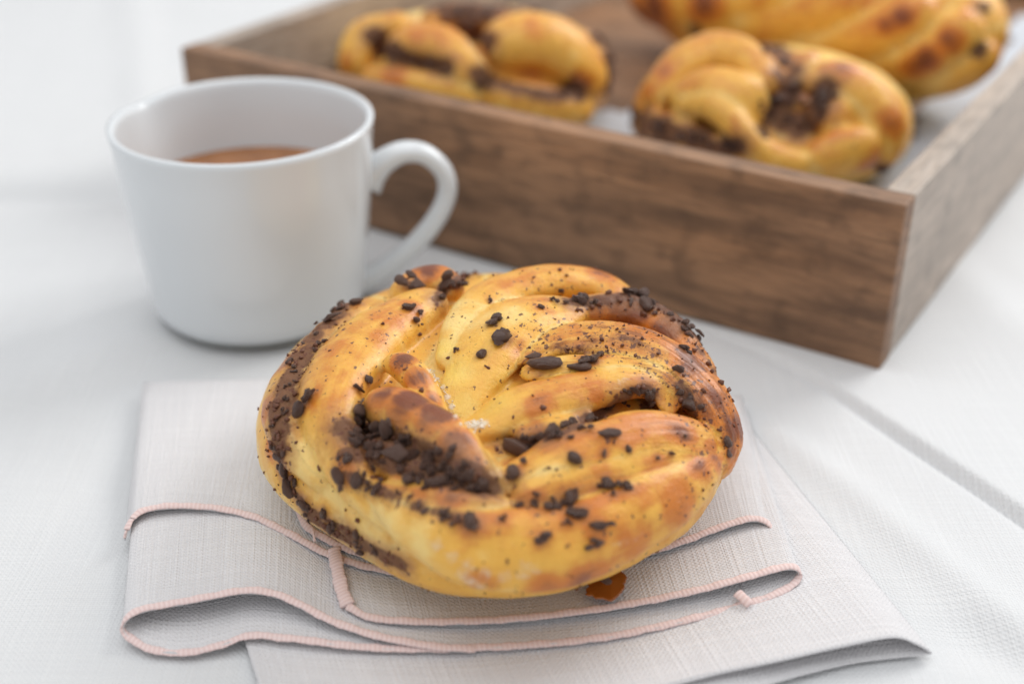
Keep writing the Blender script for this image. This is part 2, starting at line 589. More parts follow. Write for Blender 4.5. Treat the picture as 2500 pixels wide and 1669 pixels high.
for r, _, z in prof:
    for k in range(NS):
        a = 2 * math.pi * k / NS
        da = math.atan2(math.sin(a - SA), math.cos(a - SA))
        g = math.exp(-(da / 0.22) ** 2) * min(1, max(0, (z - 0.036) / 0.020)) ** 1.6
        verts.append(((r + 0.0020 * g) * math.cos(a), (r + 0.0020 * g) * math.sin(a), z - 0.0018 * g))
m = len(prof)
for i in range(m - 1):
    for k in range(NS):
        k2 = (k + 1) % NS
        faces.append((i * NS + k, i * NS + k2, (i + 1) * NS + k2, (i + 1) * NS + k))
mesh_obj('bowl', verts, faces, M_CUP, cup)
# foot ring in bare porcelain
fr = [(RB * 0.76, 0.0029), (RB * 0.76, 0.0002), (RB * 0.79, -0.0002), (RB * 0.86, -0.0002), (RB * 0.885, 0.0002), (RB * 0.89, 0.0029)]
verts, faces = [], []
for r, z in fr:
    for k in range(64):
        a = 2 * math.pi * k / 64
        verts.append((r * math.cos(a), r * math.sin(a), z))
for i in range(len(fr) - 1):
    for k in range(64):
        k2 = (k + 1) % 64
        faces.append((i * 64 + k, (i + 1) * 64 + k, (i + 1) * 64 + k2, i * 64 + k2))
mesh_obj('foot_ring', verts, faces, M_FOOT, cup)


def tube(path, rad_a, rad_b, side, n=20):
    """closed tube: path (k,3), half-sizes along 'side' and across it"""
    V_, F_ = [], []
    k = len(path)
    for i in range(k):
        T = path[min(i + 1, k - 1)] - path[max(i - 1, 0)]
        T = T / np.linalg.norm(T)
        Sd = side[i] if np.ndim(side) == 2 else side
        Sd = Sd - T * (Sd @ T)
        Sd = Sd / np.linalg.norm(Sd)
        N = np.cross(T, Sd)
        for j in range(n):
            a = 2 * math.pi * j / n
            V_.append(path[i] + Sd * rad_a[i] * math.cos(a) + N * rad_b[i] * math.sin(a))
    for i in range(k - 1):
        for j in range(n):
            j2 = (j + 1) % n
            F_.append((i * n + j, i * n + j2, (i + 1) * n + j2, (i + 1) * n + j))
    F_.append(tuple(range(n))[::-1])
    F_.append(tuple((k - 1) * n + j for j in range(n)))
    return np.array(V_), F_


hd = np.array([math.cos(HA), math.sin(HA), 0])
hs = np.array([-math.sin(HA), math.cos(HA), 0])
hp = [(RR * 0.90, 0.0355), (RR * 0.98, 0.0385), (RR * 1.08, 0.0412), (RR * 1.22, 0.0430), (RR * 1.38, 0.0420), (RR * 1.52, 0.0372), (RR * 1.56, 0.0310), (RR * 1.49, 0.0240), (RR * 1.33, 0.0168),
      (RR * 1.12, 0.0105), (RR * 0.92, 0.0060), (RR * 0.76, 0.0040)]
path = spline([hd * r + np.array([0, 0, z]) for r, z in hp], 60)
tt = np.linspace(0, 1, 60)
ra = 0.0036 + 0.0012 * np.exp(-tt / 0.08) + 0.0010 * np.exp(-(1 - tt) / 0.1)
rb = 0.0027 + 0.0030 * np.exp(-tt / 0.08) + 0.0012 * np.exp(-(1 - tt) / 0.1)
hv, hf = tube(path, ra, rb, hs, 24)
mesh_obj('handle', hv, hf, M_CUP, cup)
CZ = 0.0358
cr = np.interp(CZ, [0.030, 0.040, 0.0535], [RB * 1.035, RB * 1.08, RR * 0.93]) + 0.0002
cv = [(0, 0, 0)]
cf = []
for i, (q, dz) in enumerate(((0.4, 0), (0.8, 0), (0.95, 0.0001), (1.0, 0.0005))):
    for k in range(64):
        a = 2 * math.pi * k / 64
        cv.append((cr * q * math.cos(a), cr * q * math.sin(a), dz))
for k in range(64):
    k2 = (k + 1) % 64
    cf.append((0, 1 + k, 1 + k2))
    for i in range(3):
        cf.append((1 + i * 64 + k, 1 + (i + 1) * 64 + k, 1 + (i + 1) * 64 + k2, 1 + i * 64 + k2))
cof = mesh_obj('coffee', cv, cf, M_COFFEE)
cof.location = (CX, CY, CZ)
tag(cof, 'milky brown coffee in the white cup', 'coffee')

# ------------------------------------------------------------------ napkin: folded sheets with pink overlocked hems
nap = empty('linen_napkin', tuple(at(1200, 1300)))
tag(nap, 'pale grey linen napkin with pink stitched hems folded under the front bun', 'napkin')
MM = 0.001


def uvs(o, uv):
    me = o.data
    lay = me.uv_layers.new(name='UVMap')
    li = np.zeros(len(me.loops), dtype=np.int32)
    me.loops.foreach_get('vertex_index', li)
    lay.data.foreach_set('uv', uv[li].astype(np.float32).ravel())


def child(o, parent):
    o.parent = parent
    o.matrix_parent_inverse = parent.matrix_world.inverted()
    return o


def sheet(name, front, lb, rb_, zback, hem=None, nt=70, ns=240, seed=0, wav=0.0004, zpow=0.6, tmax=1.0):
    """linen ply ruled from its front edge to the back fold; front rows: px, py, z mm. lb / rb_ = back corners (px,py)"""
    F = np.array([at(x, y, z * MM) for x, y, z in front])
    F = spline(F, ns)
    xl, xr = F[:, 0].min(), F[:, 0].max()
    A, B = at(*lb, 0.001), at(*rb_, 0.001)
    u = (F[:, 0] - xl) / (xr - xl)
    Bk = A[None] * (1 - u[:, None]) + B[None] * u[:, None]
    zb = np.interp(np.linspace(0, 1, ns), np.linspace(0, 1, len(zback)), np.array(zback) * MM)
    Bk[:, 2] = zb
    T = np.linspace(0, tmax, nt)
    G = np.zeros((nt, ns, 3))
    for i, t in enumerate(T):
        G[i] = F * (1 - t) + Bk * t
        G[i, :, 2] = F[:, 2] * (1 - t ** zpow) + zb * t ** zpow
    P = G.reshape(-1, 3).copy()
    k = P * np.array([1, 1, 0.0])
    env = np.repeat(np.clip(T / 0.06, 0, 1), ns)
    P[:, 2] += wav * sines(k, 20 + seed, 130, 9) * env * 0.8
    ids = np.arange(nt * ns).reshape(nt, ns)
    fc_ = np.stack([ids[:-1, :-1], ids[:-1, 1:], ids[1:, 1:], ids[1:, :-1]], -1).reshape(-1, 4)
    o = mesh_obj(name, P, fc_, M_NAPKIN)
    s = np.concatenate([[0], np.cumsum(np.linalg.norm(np.diff(F, axis=0), axis=1))])
    dep = np.linalg.norm(F - Bk, axis=1).mean()
    uvs(o, np.stack([np.tile(s, nt), np.repeat(T * dep, ns)], 1))
    md = o.modifiers.new('thickness', 'SOLIDIFY')
    md.thickness = 0.00035
    md.offset = -1
    child(o, nap)
    if hem:
        hem_tube(F, o, hem)
    return o, G


def hem_tube(F, parent, rad=0.00085, side=None, name='hem_stitching'):
    L = np.linalg.norm(np.diff(F, axis=0), axis=1).sum()
    n = int(L / 0.00022)
    Q = spline(F, n)
    s = np.linspace(0, L, n)
    Q[:, 1] += rad * 0.6
    Q[:, 2] += 0.00022 + 0.00010 * np.sin(s * 900) * np.sin(s * 311 + 1)
    rip = 1 + 0.02 * np.sin(s * 2 * math.pi / 0.00095) + 0.07 * np.sin(s * 2 * math.pi / 0.0061 + 1) + 0.05 * np.sin(s * 2 * math.pi / 0.0023 + np.sin(s * 200))
    sd = np.array([0.0, 0.9, 0.25]) if side is None else np.asarray(side, float)
    T = np.gradient(Q, axis=0)
    T /= np.linalg.norm(T, axis=1)[:, None]
    SD = np.tile(sd, (n, 1))
    bad = np.abs(T @ (sd / np.linalg.norm(sd))) > 0.9
    SD[bad] = (1, 0, 0.3)
    nn = 10
    v_, f_ = tube(Q, rad * 1.25 * rip, rad * 0.42 * rip, SD, nn)
    h = mesh_obj(name, v_, f_, M_PINK)
    uvs(h, np.stack([np.repeat(s, nn), np.tile(np.linspace(0, 2 * math.pi, nn, endpoint=False), n)], 1))
    child(h, parent)
    return h


bpy.context.view_layer.update()
# widest, lowest fold: runs out of the bottom of the picture, sharp corner at the right
sheet('lower_fold', [(640, 1700, 1.6), (800, 1735, 1.8), (1200, 1740, 1.8), (1550, 1690, 2.0), (1760, 1641, 3.0), (1900, 1611, 4.4), (2050, 1577, 5.2), (2180, 1553, 5.4), (2240, 1570, 3.6), (2275, 1592, 1.2),
                     (2262, 1598, 0.6), (2180, 1607, 0.4), (2080, 1620, 0.6), (1960, 1648, 0.9), (1800, 1690, 0.6), (1400, 1760, 0.4)],
      (430, 1010), (1770, 965), [1.0, 1.0, 1.0, 0.9, 0.5, 0.4], seed=1, wav=0.0004)
# left fold (open loop at the front left, hem all round it)
sheet('left_fold', [(1830, 1476, 2.6), (1700, 1512, 2.6), (1500, 1556, 2.6), (1300, 1578, 2.6), (1065, 1588, 2.6), (900, 1585, 2.7), (800, 1574, 3.0), (700, 1562, 3.0), (610, 1556, 2.6), (540, 1578, 1.5), (460, 1597, 0.9),
                    (370, 1590, 0.9), (318, 1562, 1.6), (297, 1535, 3.2), (315, 1506, 5.0), (360, 1488, 5.6), (470, 1468, 6.4), (590, 1446, 7.4), (670, 1453, 7.2), (740, 1484, 6.0), (820, 1524, 4.9),
                    (920, 1556, 4.2), (1010, 1574, 3.7), (1090, 1585, 3.2), (1160, 1588, 2.7)],
      (352, 955), (1800, 985), [1.4, 1.4, 1.4, 1.6, 2.2, 2.4, 2.4], hem=0.00064, seed=2, wav=0.00045)
# right fold, hem with a loop at the right end and a free corner at the left
_, G2 = sheet('right_fold', [(848, 1484, 4.9), (900, 1510, 4.7), (1000, 1521, 4.6), (1150, 1520, 4.6), (1280, 1512, 4.7), (1450, 1492, 4.9), (1600, 1467, 5.2), (1730, 1438, 5.8), (1850, 1405, 6.6), (1915, 1388, 6.9), (1946, 1390, 6.4),
                             (1953, 1405, 5.0), (1935, 1432, 3.9), (1880, 1460, 3.5), (1822, 1478, 3.1)],
              (690, 935), (1812, 985), [3.2, 3.2, 3.1, 3.0, 2.6, 2.6], hem=0.00064, seed=3, wav=0.00045)
# second flap from the left with its hem part way back
sheet('left_flap', [(303, 1318, 2.4), (309, 1296, 3.8), (325, 1266, 5.0), (360, 1246, 5.5), (430, 1238, 5.8), (520, 1243, 5.8), (610, 1262, 5.6), (690, 1298, 5.3), (760, 1336, 5.2), (830, 1368, 5.2), (960, 1400, 5.0), (1150, 1415, 5.0)],
      (352, 950), (1300, 930), [2.6, 3.4, 3.6, 3.6], hem=0.00064, seed=4, wav=0.00045)
# top flap from the right, the bun lies on it
_, G4 = sheet('top_flap', [(728, 1248, 5.9), (748, 1288, 5.9), (800, 1322, 5.9), (870, 1352, 5.9), (1000, 1392, 5.8), (1150, 1410, 5.8), (1350, 1400, 5.8), (1520, 1368, 5.9), (1640, 1335, 6.1), (1740, 1298, 6.6), (1810, 1274, 7.0), (1850, 1270, 6.6),
                           (1876, 1282, 5.6), (1886, 1302, 4.2), (1878, 1330, 3.8)],
              (700, 930), (1808, 985), [4.2, 4.4, 4.6, 4.4, 3.0], hem=0.00064, seed=5, wav=0.00015)
# hems of the free side edges
top = bpy.data.objects['top_flap']
right = bpy.data.objects['right_fold']
hem_tube(np.array([at(x, y, z * MM) for x, y, z in [(728, 1248, 6.0), (722, 1215, 5.7), (722, 1180, 5.4), (735, 1110, 5.0)]]), top, 0.0008, (1, 0, 0.2))
hem_tube(np.array([at(x, y, z * MM) for x, y, z in [(848, 1484, 5.1), (835, 1450, 5.4), (824, 1400, 5.7), (815, 1345, 5.8)]]), right, 0.0011, (1, 0, 0.2))
# end of the lower hem turned over, a small tab
hem_tube(np.array([at(x, y, z * MM) for x, y, z in [(1800, 1452, 4.6), (1815, 1466, 4.4), (1832, 1482, 4.0)]]), right, 0.0008, (1, 0, 0.2))
# loose thread end where two hems meet
hem_tube(np.array([at(x, y, z * MM) for x, y, z in [(762, 1292, 6.9), (766, 1308, 6.6), (768, 1324, 6.0)]]), top, 0.00022, (1, 0, 0.2), 'thread_end')

# ------------------------------------------------------------------ chocolate buns
DS = PW / 2349.0


class Dome:
    def __init__(self, cx, cy, zb, a, b, hl, hu, yaw=0.0, p=3.0, q=2.4):
        self.c = np.array([cx, cy, zb + hl])
        self.a, self.b, self.hl, self.hu, self.yaw, self.p, self.q = a, b, hl, hu, yaw, p, q

    def F(self, P):
        d = P - self.c
        cs, sn = math.cos(self.yaw), math.sin(self.yaw)
        x, y = d[..., 0] * cs + d[..., 1] * sn, -d[..., 0] * sn + d[..., 1] * cs
        rho = np.sqrt((x / self.a) ** 2 + (y / self.b) ** 2) + 1e-9
        zn = np.abs(np.where(d[..., 2] > 0, d[..., 2] / self.hu, d[..., 2] / self.hl)) + 1e-9
        return rho ** self.p + zn ** self.q - 1

    def normal(self, P):
        e = 1e-5
        g = np.array([self.F(P + np.eye(3)[i] * e) - self.F(P - np.eye(3)[i] * e) for i in range(3)])
        return g / (np.linalg.norm(g) + 1e-12)

    def hit(self, px, py):
        d = ray(px, py)
        L = np.linalg.norm(self.c - CO)
        t = np.linspace(L - 0.12, L + 0.12, 1500)
        P = CO + t[:, None] * d
        f = self.F(P)
        k = np.argmax(f < 0) if (f < 0).any() else int(np.argmin(f))
        p = P[k]
        if f[k] > 0:                       # off the silhouette: nearest point of the dome
            for _ in range(60):
                p = p + (self.c - p) * 0.004
                if self.F(p) < 0:
                    break
        return p, self.normal(p)

    def core(self, s, sink):
        """closed inner body, slightly smaller than the dome"""
        nu, nv = 64, 32
        V_, F_ = [], []
        for i in range(nv + 1):
            ph = -math.pi / 2 + math.pi * i / nv
            r = max(math.cos(ph), 0) ** (2 / self.p)
            z = math.copysign(abs(math.sin(ph)) ** (2 / self.q), math.sin(ph))
            for k in range(nu):
                a = 2 * math.pi * k / nu
                x, y = self.a * r * math.cos(a) * s, self.b * r * math.sin(a) * s
                cs, sn = math.cos(self.yaw), math.sin(self.yaw)
                zz = z * ((self.hu - sink) if z > 0 else self.hl)
                V_.append(self.c + np.array([x * cs - y * sn, x * sn + y * cs, zz]))
        for i in range(nv):
            for k in range(nu):
                k2 = (k + 1) % nu
                F_.append((i * nu + k, i * nu + k2, (i + 1) * nu + k2, (i + 1) * nu + k))
        return np.array(V_), F_


def remesh(V_, F_, voxel):
    me = bpy.data.meshes.new('tmp')
    me.from_pydata([tuple(v) for v in V_], [], F_)
    o = link(bpy.data.objects.new('tmp', me))
    md = o.modifiers.new('r', 'REMESH')
    md.mode = 'VOXEL'
    md.voxel_size = voxel
    dg = bpy.context.evaluated_depsgraph_get()
    dg.update()
    e = o.evaluated_get(dg)
    m2 = bpy.data.meshes.new_from_object(e)
    bpy.data.objects.remove(o)
    bpy.data.meshes.remove(me)
    return m2


def smooth_verts(P, edges, it, lam=0.5):
    n = len(P)
    deg = np.bincount(edges.ravel(), minlength=n).astype(float)[:, None]
    for _ in range(it):
        acc = np.stack([np.bincount(edges[:, 0], P[edges[:, 1], k], n) + np.bincount(edges[:, 1], P[edges[:, 0], k], n) for k in range(3)], 1)
        P = P + lam * (acc / np.maximum(deg, 1) - P)
    return P


CHUNKS = []


def chunk_body(r, i, seed):
    """one lump as a bmesh: angular broken piece or melted drop"""
    bm = bmesh.new()
    if i % 2 == 0:
        for _ in range(10):
            q = r.normal(size=3)
            q = q / np.linalg.norm(q) * r.uniform(0.7, 1.15)
            bm.verts.new(q)
        bmesh.ops.convex_hull(bm, input=bm.verts[:])
        bmesh.ops.delete(bm, geom=[v for v in bm.verts if not v.link_faces], context='VERTS')
        bmesh.ops.bevel(bm, geom=bm.edges[:], offset=0.08, segments=1, affect='EDGES', profile=0.5, clamp_overlap=True)
        bmesh.ops.triangulate(bm, faces=bm.faces[:])
        P = np.array([v.co[:] for v in bm.verts])
        nn_ = np.linalg.norm(P, axis=1)[:, None]
        P = P / nn_ * np.clip(nn_, 0.35, 1.15)
        P = P * (1 + 0.08 * sines(P, seed, 5.0, 8))[:, None]
    else:
        bmesh.ops.create_icosphere(bm, subdivisions=2, radius=1.0)
        P = np.array([v.co[:] for v in bm.verts])
        d = 1 + 0.28 * sines(P, seed, 2.3, 6) + 0.12 * sines(P, seed + 50, 5.5, 8)
        P = P * np.clip(d, 0.4, 1.6)[:, None]
    for v, q in zip(bm.verts, P):
        v.co = q
    bmesh.ops.recalc_face_normals(bm, faces=bm.faces[:])
    return bm


def chunk_variants():
    r = np.random.default_rng(3)
    for i in range(20):
        V_, F_ = [], []
        k = 1 if i % 4 == 0 else int(r.integers(2, 5))
        for j in range(k):
            bm = chunk_body(r, i + j, 100 + 7 * i + j)
            sc = 0.92 if k == 1 else (0.78 if j == 0 else r.uniform(0.30, 0.58))
            of = np.zeros(3) if j == 0 else r.normal(size=3) * np.array([0.55, 0.45, 0.18])
            base = len(V_)
            bm.verts.index_update()
            V_ += [np.array(v.co[:]) * sc + of for v in bm.verts]
            F_ += [tuple(v.index + base for v in f.verts) for f in bm.faces]
            bm.free()
        me = bpy.data.meshes.new('chocolate_chunk')
        me.from_pydata([tuple(v) for v in V_], [], F_)
        me.polygons.foreach_set('use_smooth', [True] * len(me.polygons))
        me.materials.append(M_CHOC)
        CHUNKS.append(me)


chunk_variants()


class Bun:
    def __init__(self, name, dome, strands, voxel, seed, scale_px=1.0, pits=(), core=(0.90, 0.006), smooth=3, zmin=None, dents=()):
        self.root = empty(name, tuple(dome.c - np.array([0, 0, dome.hl])))
        bpy.context.view_layer.update()
        self.dome, self.seed = dome, seed
        r = np.random.default_rng(seed)
        V_, F_ = dome.core(*core)
        Vs, Fs, base = [V_], [list(f) for f in F_], len(V_)
        self.tr = []
        for st in strands:
            rows = []
            for row in st['p']:
                px, py, wpx = row[0] * scale_px, row[1] * scale_px, row[2] * scale_px
                off = (row[3] if len(row) > 3 else st.get('off', 0.0)) * MM
                hp_, n_ = dome.hit(px, py)
                depth = (hp_ - CO) @ FWD
                wm = wpx * depth / FPX
                hm = min(wm * st.get('asp', 0.8), st.get('hmax', 0.011))
                rows.append(np.concatenate([hp_ + n_ * (off - hm), n_, [wm, hm]]))
            q = spline(np.array(rows), 44)
            C, N, W_, H_ = q[:, :3], q[:, 3:6], q[:, 6], q[:, 7]
            t = np.linspace(0, 1, len(C))
            L = np.linalg.norm(np.diff(C, axis=0), axis=1).sum()
            s = t * L
            capw = np.minimum(s, L - s) / np.maximum(W_ * 0.9, 1e-4)
            cap = np.sqrt(np.clip(1 - (1 - np.clip(capw, 0, 1)) ** 2, 0.02, 1))
            Bv = []
            for i in range(len(C)):
                T = C[min(i + 1, 43)] - C[max(i - 1, 0)]
                T /= np.linalg.norm(T)
                n_ = N[i] - T * (N[i] @ T)
                n_ /= np.linalg.norm(n_)
                N[i] = n_
                Bv.append(np.cross(n_, T))
            Bv = np.array(Bv)
            wob = 1 + 0.05 * np.sin(s * 160 + r.uniform(0, 6))
            v_, f_ = tube(C, W_ * cap * wob, H_ * cap, Bv, 22)
            Vs.append(v_)
            Fs += [tuple(i + base for i in f) for f in f_]
            base += len(v_)
            self.tr.append((C, N, Bv, W_, H_, s))
        me = remesh(np.vstack(Vs), Fs, voxel)
        n = len(me.vertices)
        P = np.zeros(n * 3, np.float32)
        me.vertices.foreach_get('co', P)
        P = P.reshape(-1, 3).astype(float)
        ed = np.zeros(len(me.edges) * 2, np.int32)
        me.edges.foreach_get('vertices', ed)
        ed = ed.reshape(-1, 2)
        P = smooth_verts(P, ed, smooth)
        for (px, py, rad, dep) in pits:       # hollows in the dough
            hp_, n_ = dome.hit(px * scale_px, py * scale_px)
            d = np.linalg.norm(P - hp_, axis=1)
            P = P - n_ * (dep * MM * np.exp(-(d / (rad * MM)) ** 2))[:, None]
        for az, wd, am in dents:              # the outline is not a perfect round
            dxy = P[:, :2] - dome.c[:2]
            da = np.angle(np.exp(1j * (np.arctan2(dxy[:, 1], dxy[:, 0]) - math.radians(az))))
            rho_ = np.clip((np.hypot(dxy[:, 0] / dome.a, dxy[:, 1] / dome.b) - 0.55) / 0.4, 0, 1)
            P[:, :2] = dome.c[:2] + dxy * (1 - am * rho_ * np.exp(-(da / math.radians(wd)) ** 2))[:, None]
        out = P - dome.c
        out /= np.linalg.norm(out, axis=1)[:, None] + 1e-9
        P = P + out * (0.00035 * sines(P, seed + 1, 330, 12) + 0.00016 * sines(P, seed + 2, 900, 12))[:, None]
        self.relief = None
        zb = dome.c[2] - dome.hl if zmin is None else zmin
        P[:, 2] = np.where(P[:, 2] < zb + 0.0008, zb + 0.0008 - 0.0008 * np.tanh((zb + 0.0008 - P[:, 2]) / 0.002), P[:, 2])
        me.vertices.foreach_set('co', P.astype(np.float32).ravel())
        me.update()
        me.polygons.foreach_set('use_smooth', [True] * len(me.polygons))
        me.name = 'dough'
        me.materials.clear()
        me.materials.append(M_DOUGH)
        self.me, self.P = me, P
        self.ob = link(bpy.data.objects.new('dough', me))
        child(self.ob, self.root)
        # strand coordinates
        best = np.full(n, 1e9)
        sec = np.full(n, 1e9)
        su, sv, sid = np.zeros(n), np.zeros(n), np.zeros(n, int)
        for k, (C, N, Bv, W_, H_, s) in enumerate(self.tr):
            lo, hi = C.min(0) - 0.02, C.max(0) + 0.02
            m = np.where(((P > lo) & (P < hi)).all(1))[0]
            if not len(m):
                continue
            bq, bi = np.full(len(m), 1e9), np.zeros(len(m), int)
            for i in range(0, len(C), 2):
                d = P[m] - C[i]
                db, dn = d @ Bv[i], d @ N[i]
                dt2 = (d * d).sum(1) - db * db - dn * dn
                qq = (db / W_[i]) ** 2 + (dn / H_[i]) ** 2 + dt2 / W_[i] ** 2
                b_ = qq < bq
                bq[b_] = qq[b_]
                bi[b_] = i
            qv = np.sqrt(bq)
            dd = ((P[m] - C[bi]) * Bv[bi]).sum(1) / W_[bi]
            cur = best[m]
            win = qv < cur
            sec[m] = np.where(win, cur, np.minimum(sec[m], qv))
            best[m] = np.where(win, qv, cur)
            su[m] = np.where(win, s[bi], su[m])
            sv[m] = np.where(win, dd, sv[m])
            sid[m] = np.where(win, k, sid[m])
        crease = np.exp(-np.clip(sec - best, 0, 9) / 0.16)
        nrm = np.zeros(n * 3, np.float32)
        me.vertices.foreach_get('normal', nrm)
        self.N = nrm.reshape(-1, 3)
        self.su, self.sv, self.sid, self.crease = su, sv, sid, crease
        self.bvh = BVHTree.FromPolygons([tuple(v) for v in P], [tuple(p.vertices) for p in me.polygons])
        self.att = {k: np.zeros(n) for k in ('brown', 'flour', 'pit', 'smear', 'stain', 'lam', 'speck')}
        self.sp = scale_px

    def surf(self, px, py):
        d = ray(px * self.sp, py * self.sp)
        loc, nr, i, dist = self.bvh.ray_cast(Vector(CO), Vector(d))
        if loc is None:
            p, n_ = self.dome.hit(px * self.sp, py * self.sp)
            loc, nr, i, dist = self.bvh.find_nearest(Vector(p))
        return np.array(loc), np.array(nr)

    def mpp(self, p):
        return ((p - CO) @ FWD) / FPX * self.sp

    def paint(self, key, px, py, rpx, amt, mode='max'):
        p, _ = self.surf(px, py)
        d = np.linalg.norm(self.P - p, axis=1) / (rpx * self.mpp(p))
        g = amt * np.exp(-d ** 2)
        a = self.att[key]
        self.att[key] = np.maximum(a, g) if mode == 'max' else a + g

    def stroke(self, key, pts, rpx, amt, n=14):
        for x, y in spline(np.array([(a, b, 0) for a, b in pts], float), n)[:, :2]:
            self.paint(key, x, y, rpx, amt)

    def finish(self):
        a = self.att
        a['su'], a['sv'] = self.su + self.sid * 0.37, self.sv + self.sid * 3.1
        for k, v in a.items():
            at_ = self.me.attributes.new(k, 'FLOAT', 'POINT')
            at_.data.foreach_set('value', v.astype(np.float32))

    def chunk(self, p, n_, size, rg, stretch=None, sink=0.25, dirn=None):
        me = CHUNKS[int(rg.integers(len(CHUNKS)))]
        o = link(bpy.data.objects.new('chocolate_chunk', me))
        nv = Vector(n_)
        q = nv.to_track_quat('Z', 'Y').to_matrix().to_4x4()
        ang = rg.uniform(0, 6.28)
        if dirn is not None:
            loc = q.to_3x3().inverted() @ Vector(dirn)
            ang = math.atan2(loc.y, loc.x)
        sx = stretch or rg.uniform(1.0, 1.45)
        sc = (size * sx, size * rg.uniform(0.8, 1.0), size * rg.uniform(0.6, 0.85))
        M = Matrix.Translation(Vector(p) + nv * (sc[2] * (1 - 2 * sink))) @ q @ Matrix.Rotation(ang, 4, 'Z')
        M = M @ Matrix.Rotation(rg.uniform(-0.35, 0.35), 4, 'X') @ Matrix.Diagonal((*sc, 1))
        o.parent = self.root
        o.matrix_parent_inverse = self.root.matrix_world.inverted()
        o.matrix_basis = M
        return o


# ---- the bun in front (pixel rows are in a 2349 px wide copy of the photograph)
bun_dome = Dome(-0.0042, 0.2326, 0.0062, 0.0548, 0.0598, 0.0130, 0.0234)
ST = [
    dict(n='A', p=[(830, 665, 50, -1.0), (740, 740, 58, -0.4), (660, 830, 58, 0.3), (622, 920, 54, 1.0), (616, 1010, 50, 1.2), (640, 1085, 44, -0.2), (672, 1135, 36, -2.4)], asp=0.85),
    dict(n='B', p=[(1015, 645, 46, -0.6), (940, 680, 72, 0.3), (850, 742, 86, 1.1), (778, 825, 92, 1.8), (737, 912, 88, 2.2), (727, 1000, 74, 2.2), (748, 1085, 66, 1.6), (795, 1155, 52, 0.2), (850, 1205, 38, -2.0), (905, 1255, 26, -3.0)], asp=0.66),
    dict(n='Btop', p=[(900, 655, 34, -0.4), (955, 622, 48, 0.6), (1000, 618, 48, 0.8), (1045, 640, 34, -0.8)], asp=0.8),
    dict(n='C1', p=[(1455, 668, 44, -0.4), (1380, 632, 56, 0.8), (1280, 625, 62, 1.4), (1180, 640, 60, 1.2), (1100, 675, 52, 0.2), (1048, 735, 42, -1.2), (1015, 800, 28, -3)], asp=0.6),
    dict(n='C2', p=[(1350, 690, 44, -0.4), (1255, 700, 84, 0.9), (1175, 730, 104, 1.2), (1115, 785, 88, -0.4), (1068, 840, 62, -2.8), (1040, 890, 40, -5.0)], asp=0.42),
    dict(n='D0', p=[(1290, 695, 30, -1.0), (1380, 680, 44, 0.2), (1470, 690, 52, 0.8), (1550, 738, 54, 0.8), (1612, 805, 46, 0.3), (1655, 860, 38, -0.5)], asp=0.8),
    dict(n='D', p=[(1190, 800, 20, -2.4), (1262, 770, 44, -0.2), (1355, 762, 70, 1.4), (1450, 785, 82, 2.3), (1540, 830, 84, 2.5), (1616, 892, 76, 2.1), (1662, 960, 62, 1.5), (1680, 1020, 50, 0.8), (1655, 1085, 38, 0)], asp=0.52),
    dict(n='DE', p=[(1190, 825, 24, -2.6), (1260, 822, 42, -0.9), (1345, 828, 50, 0.2), (1440, 836, 50, 1.0), (1520, 858, 44, 1.4), (1570, 900, 36, 1.0)], asp=0.5),
    dict(n='E', p=[(1030, 950, 28, -4.0), (1095, 928, 54, -2.0), (1180, 905, 66, -0.6), (1280, 885, 66, 0.3), (1380, 868, 58, 0.8), (1465, 862, 48, 1.0), (1530, 885, 38, 0.4), (1550, 930, 24, -1.0)], asp=0.62),
    dict(n='E2', p=[(1180, 962, 24, -2.8), (1250, 955, 30, -1.6), (1310, 942, 28, -1.4), (1370, 922, 24, -1.6)], asp=0.9),
    dict(n='F', p=[(1150, 1100, 32, -2.0), (1215, 1070, 62, 0.0), (1310, 1035, 80, 1.6), (1410, 1010, 84, 2.2), (1510, 995, 76, 2.0), (1600, 1000, 62, 1.2), (1660, 1020, 44, 0)], asp=0.6),
    dict(n='F2', p=[(1175, 1140, 40, -0.6), (1270, 1105, 64, 0.8), (1370, 1075, 66, 1.2), (1470, 1050, 60, 1.2), (1560, 1035, 52, 0.8), (1630, 1030, 40, 0)], asp=0.6),
    dict(n='G', p=[(800, 1118, 26, -0.8), (860, 1168, 50, 1.0), (950, 1218, 72, 2.4), (1065, 1255, 90, 3.0), (1190, 1268, 100, 3.0), (1310, 1256, 104, 2.8), (1430, 1213, 96, 2.5), (1535, 1153, 80, 2.0), (1612, 1092, 64, 1.3), (1662, 1030, 44, 0)], asp=0.66),
    dict(n='GM', p=[(860, 1118, 26, -0.4), (950, 1143, 36, 1.2), (1040, 1158, 40, 1.6), (1120, 1163, 36, 0.8), (1185, 1158, 26, -0.6)], asp=0.8),
    dict(n='H', p=[(818, 925, 38, -0.4), (870, 922, 60, 2.0), (940, 945, 72, 3.8), (1010, 992, 72, 3.8), (1070, 1052, 56, 2.4), (1120, 1112, 30, -0.4)], asp=0.8),
    dict(n='H2', p=[(800, 1015, 42, -1.2), (870, 1042, 56, -0.6), (960, 1078, 54, -0.4), (1050, 1105, 44, -0.4), (1110, 1124, 28, -1)], asp=0.7),
    dict(n='I', p=[(880, 812, 20, -1.0), (920, 826, 36, 1.4), (968, 870, 38, 1.8), (1005, 928, 30, 0.8), (1040, 985, 18, -1.2)], asp=0.9),
    dict(n='K', p=[(1100, 1000, 18, -2.5), (1128, 1055, 22, -1.4), (1140, 1110, 20, -1.0), (1150, 1150, 14, -1.6)], asp=0.9),
]
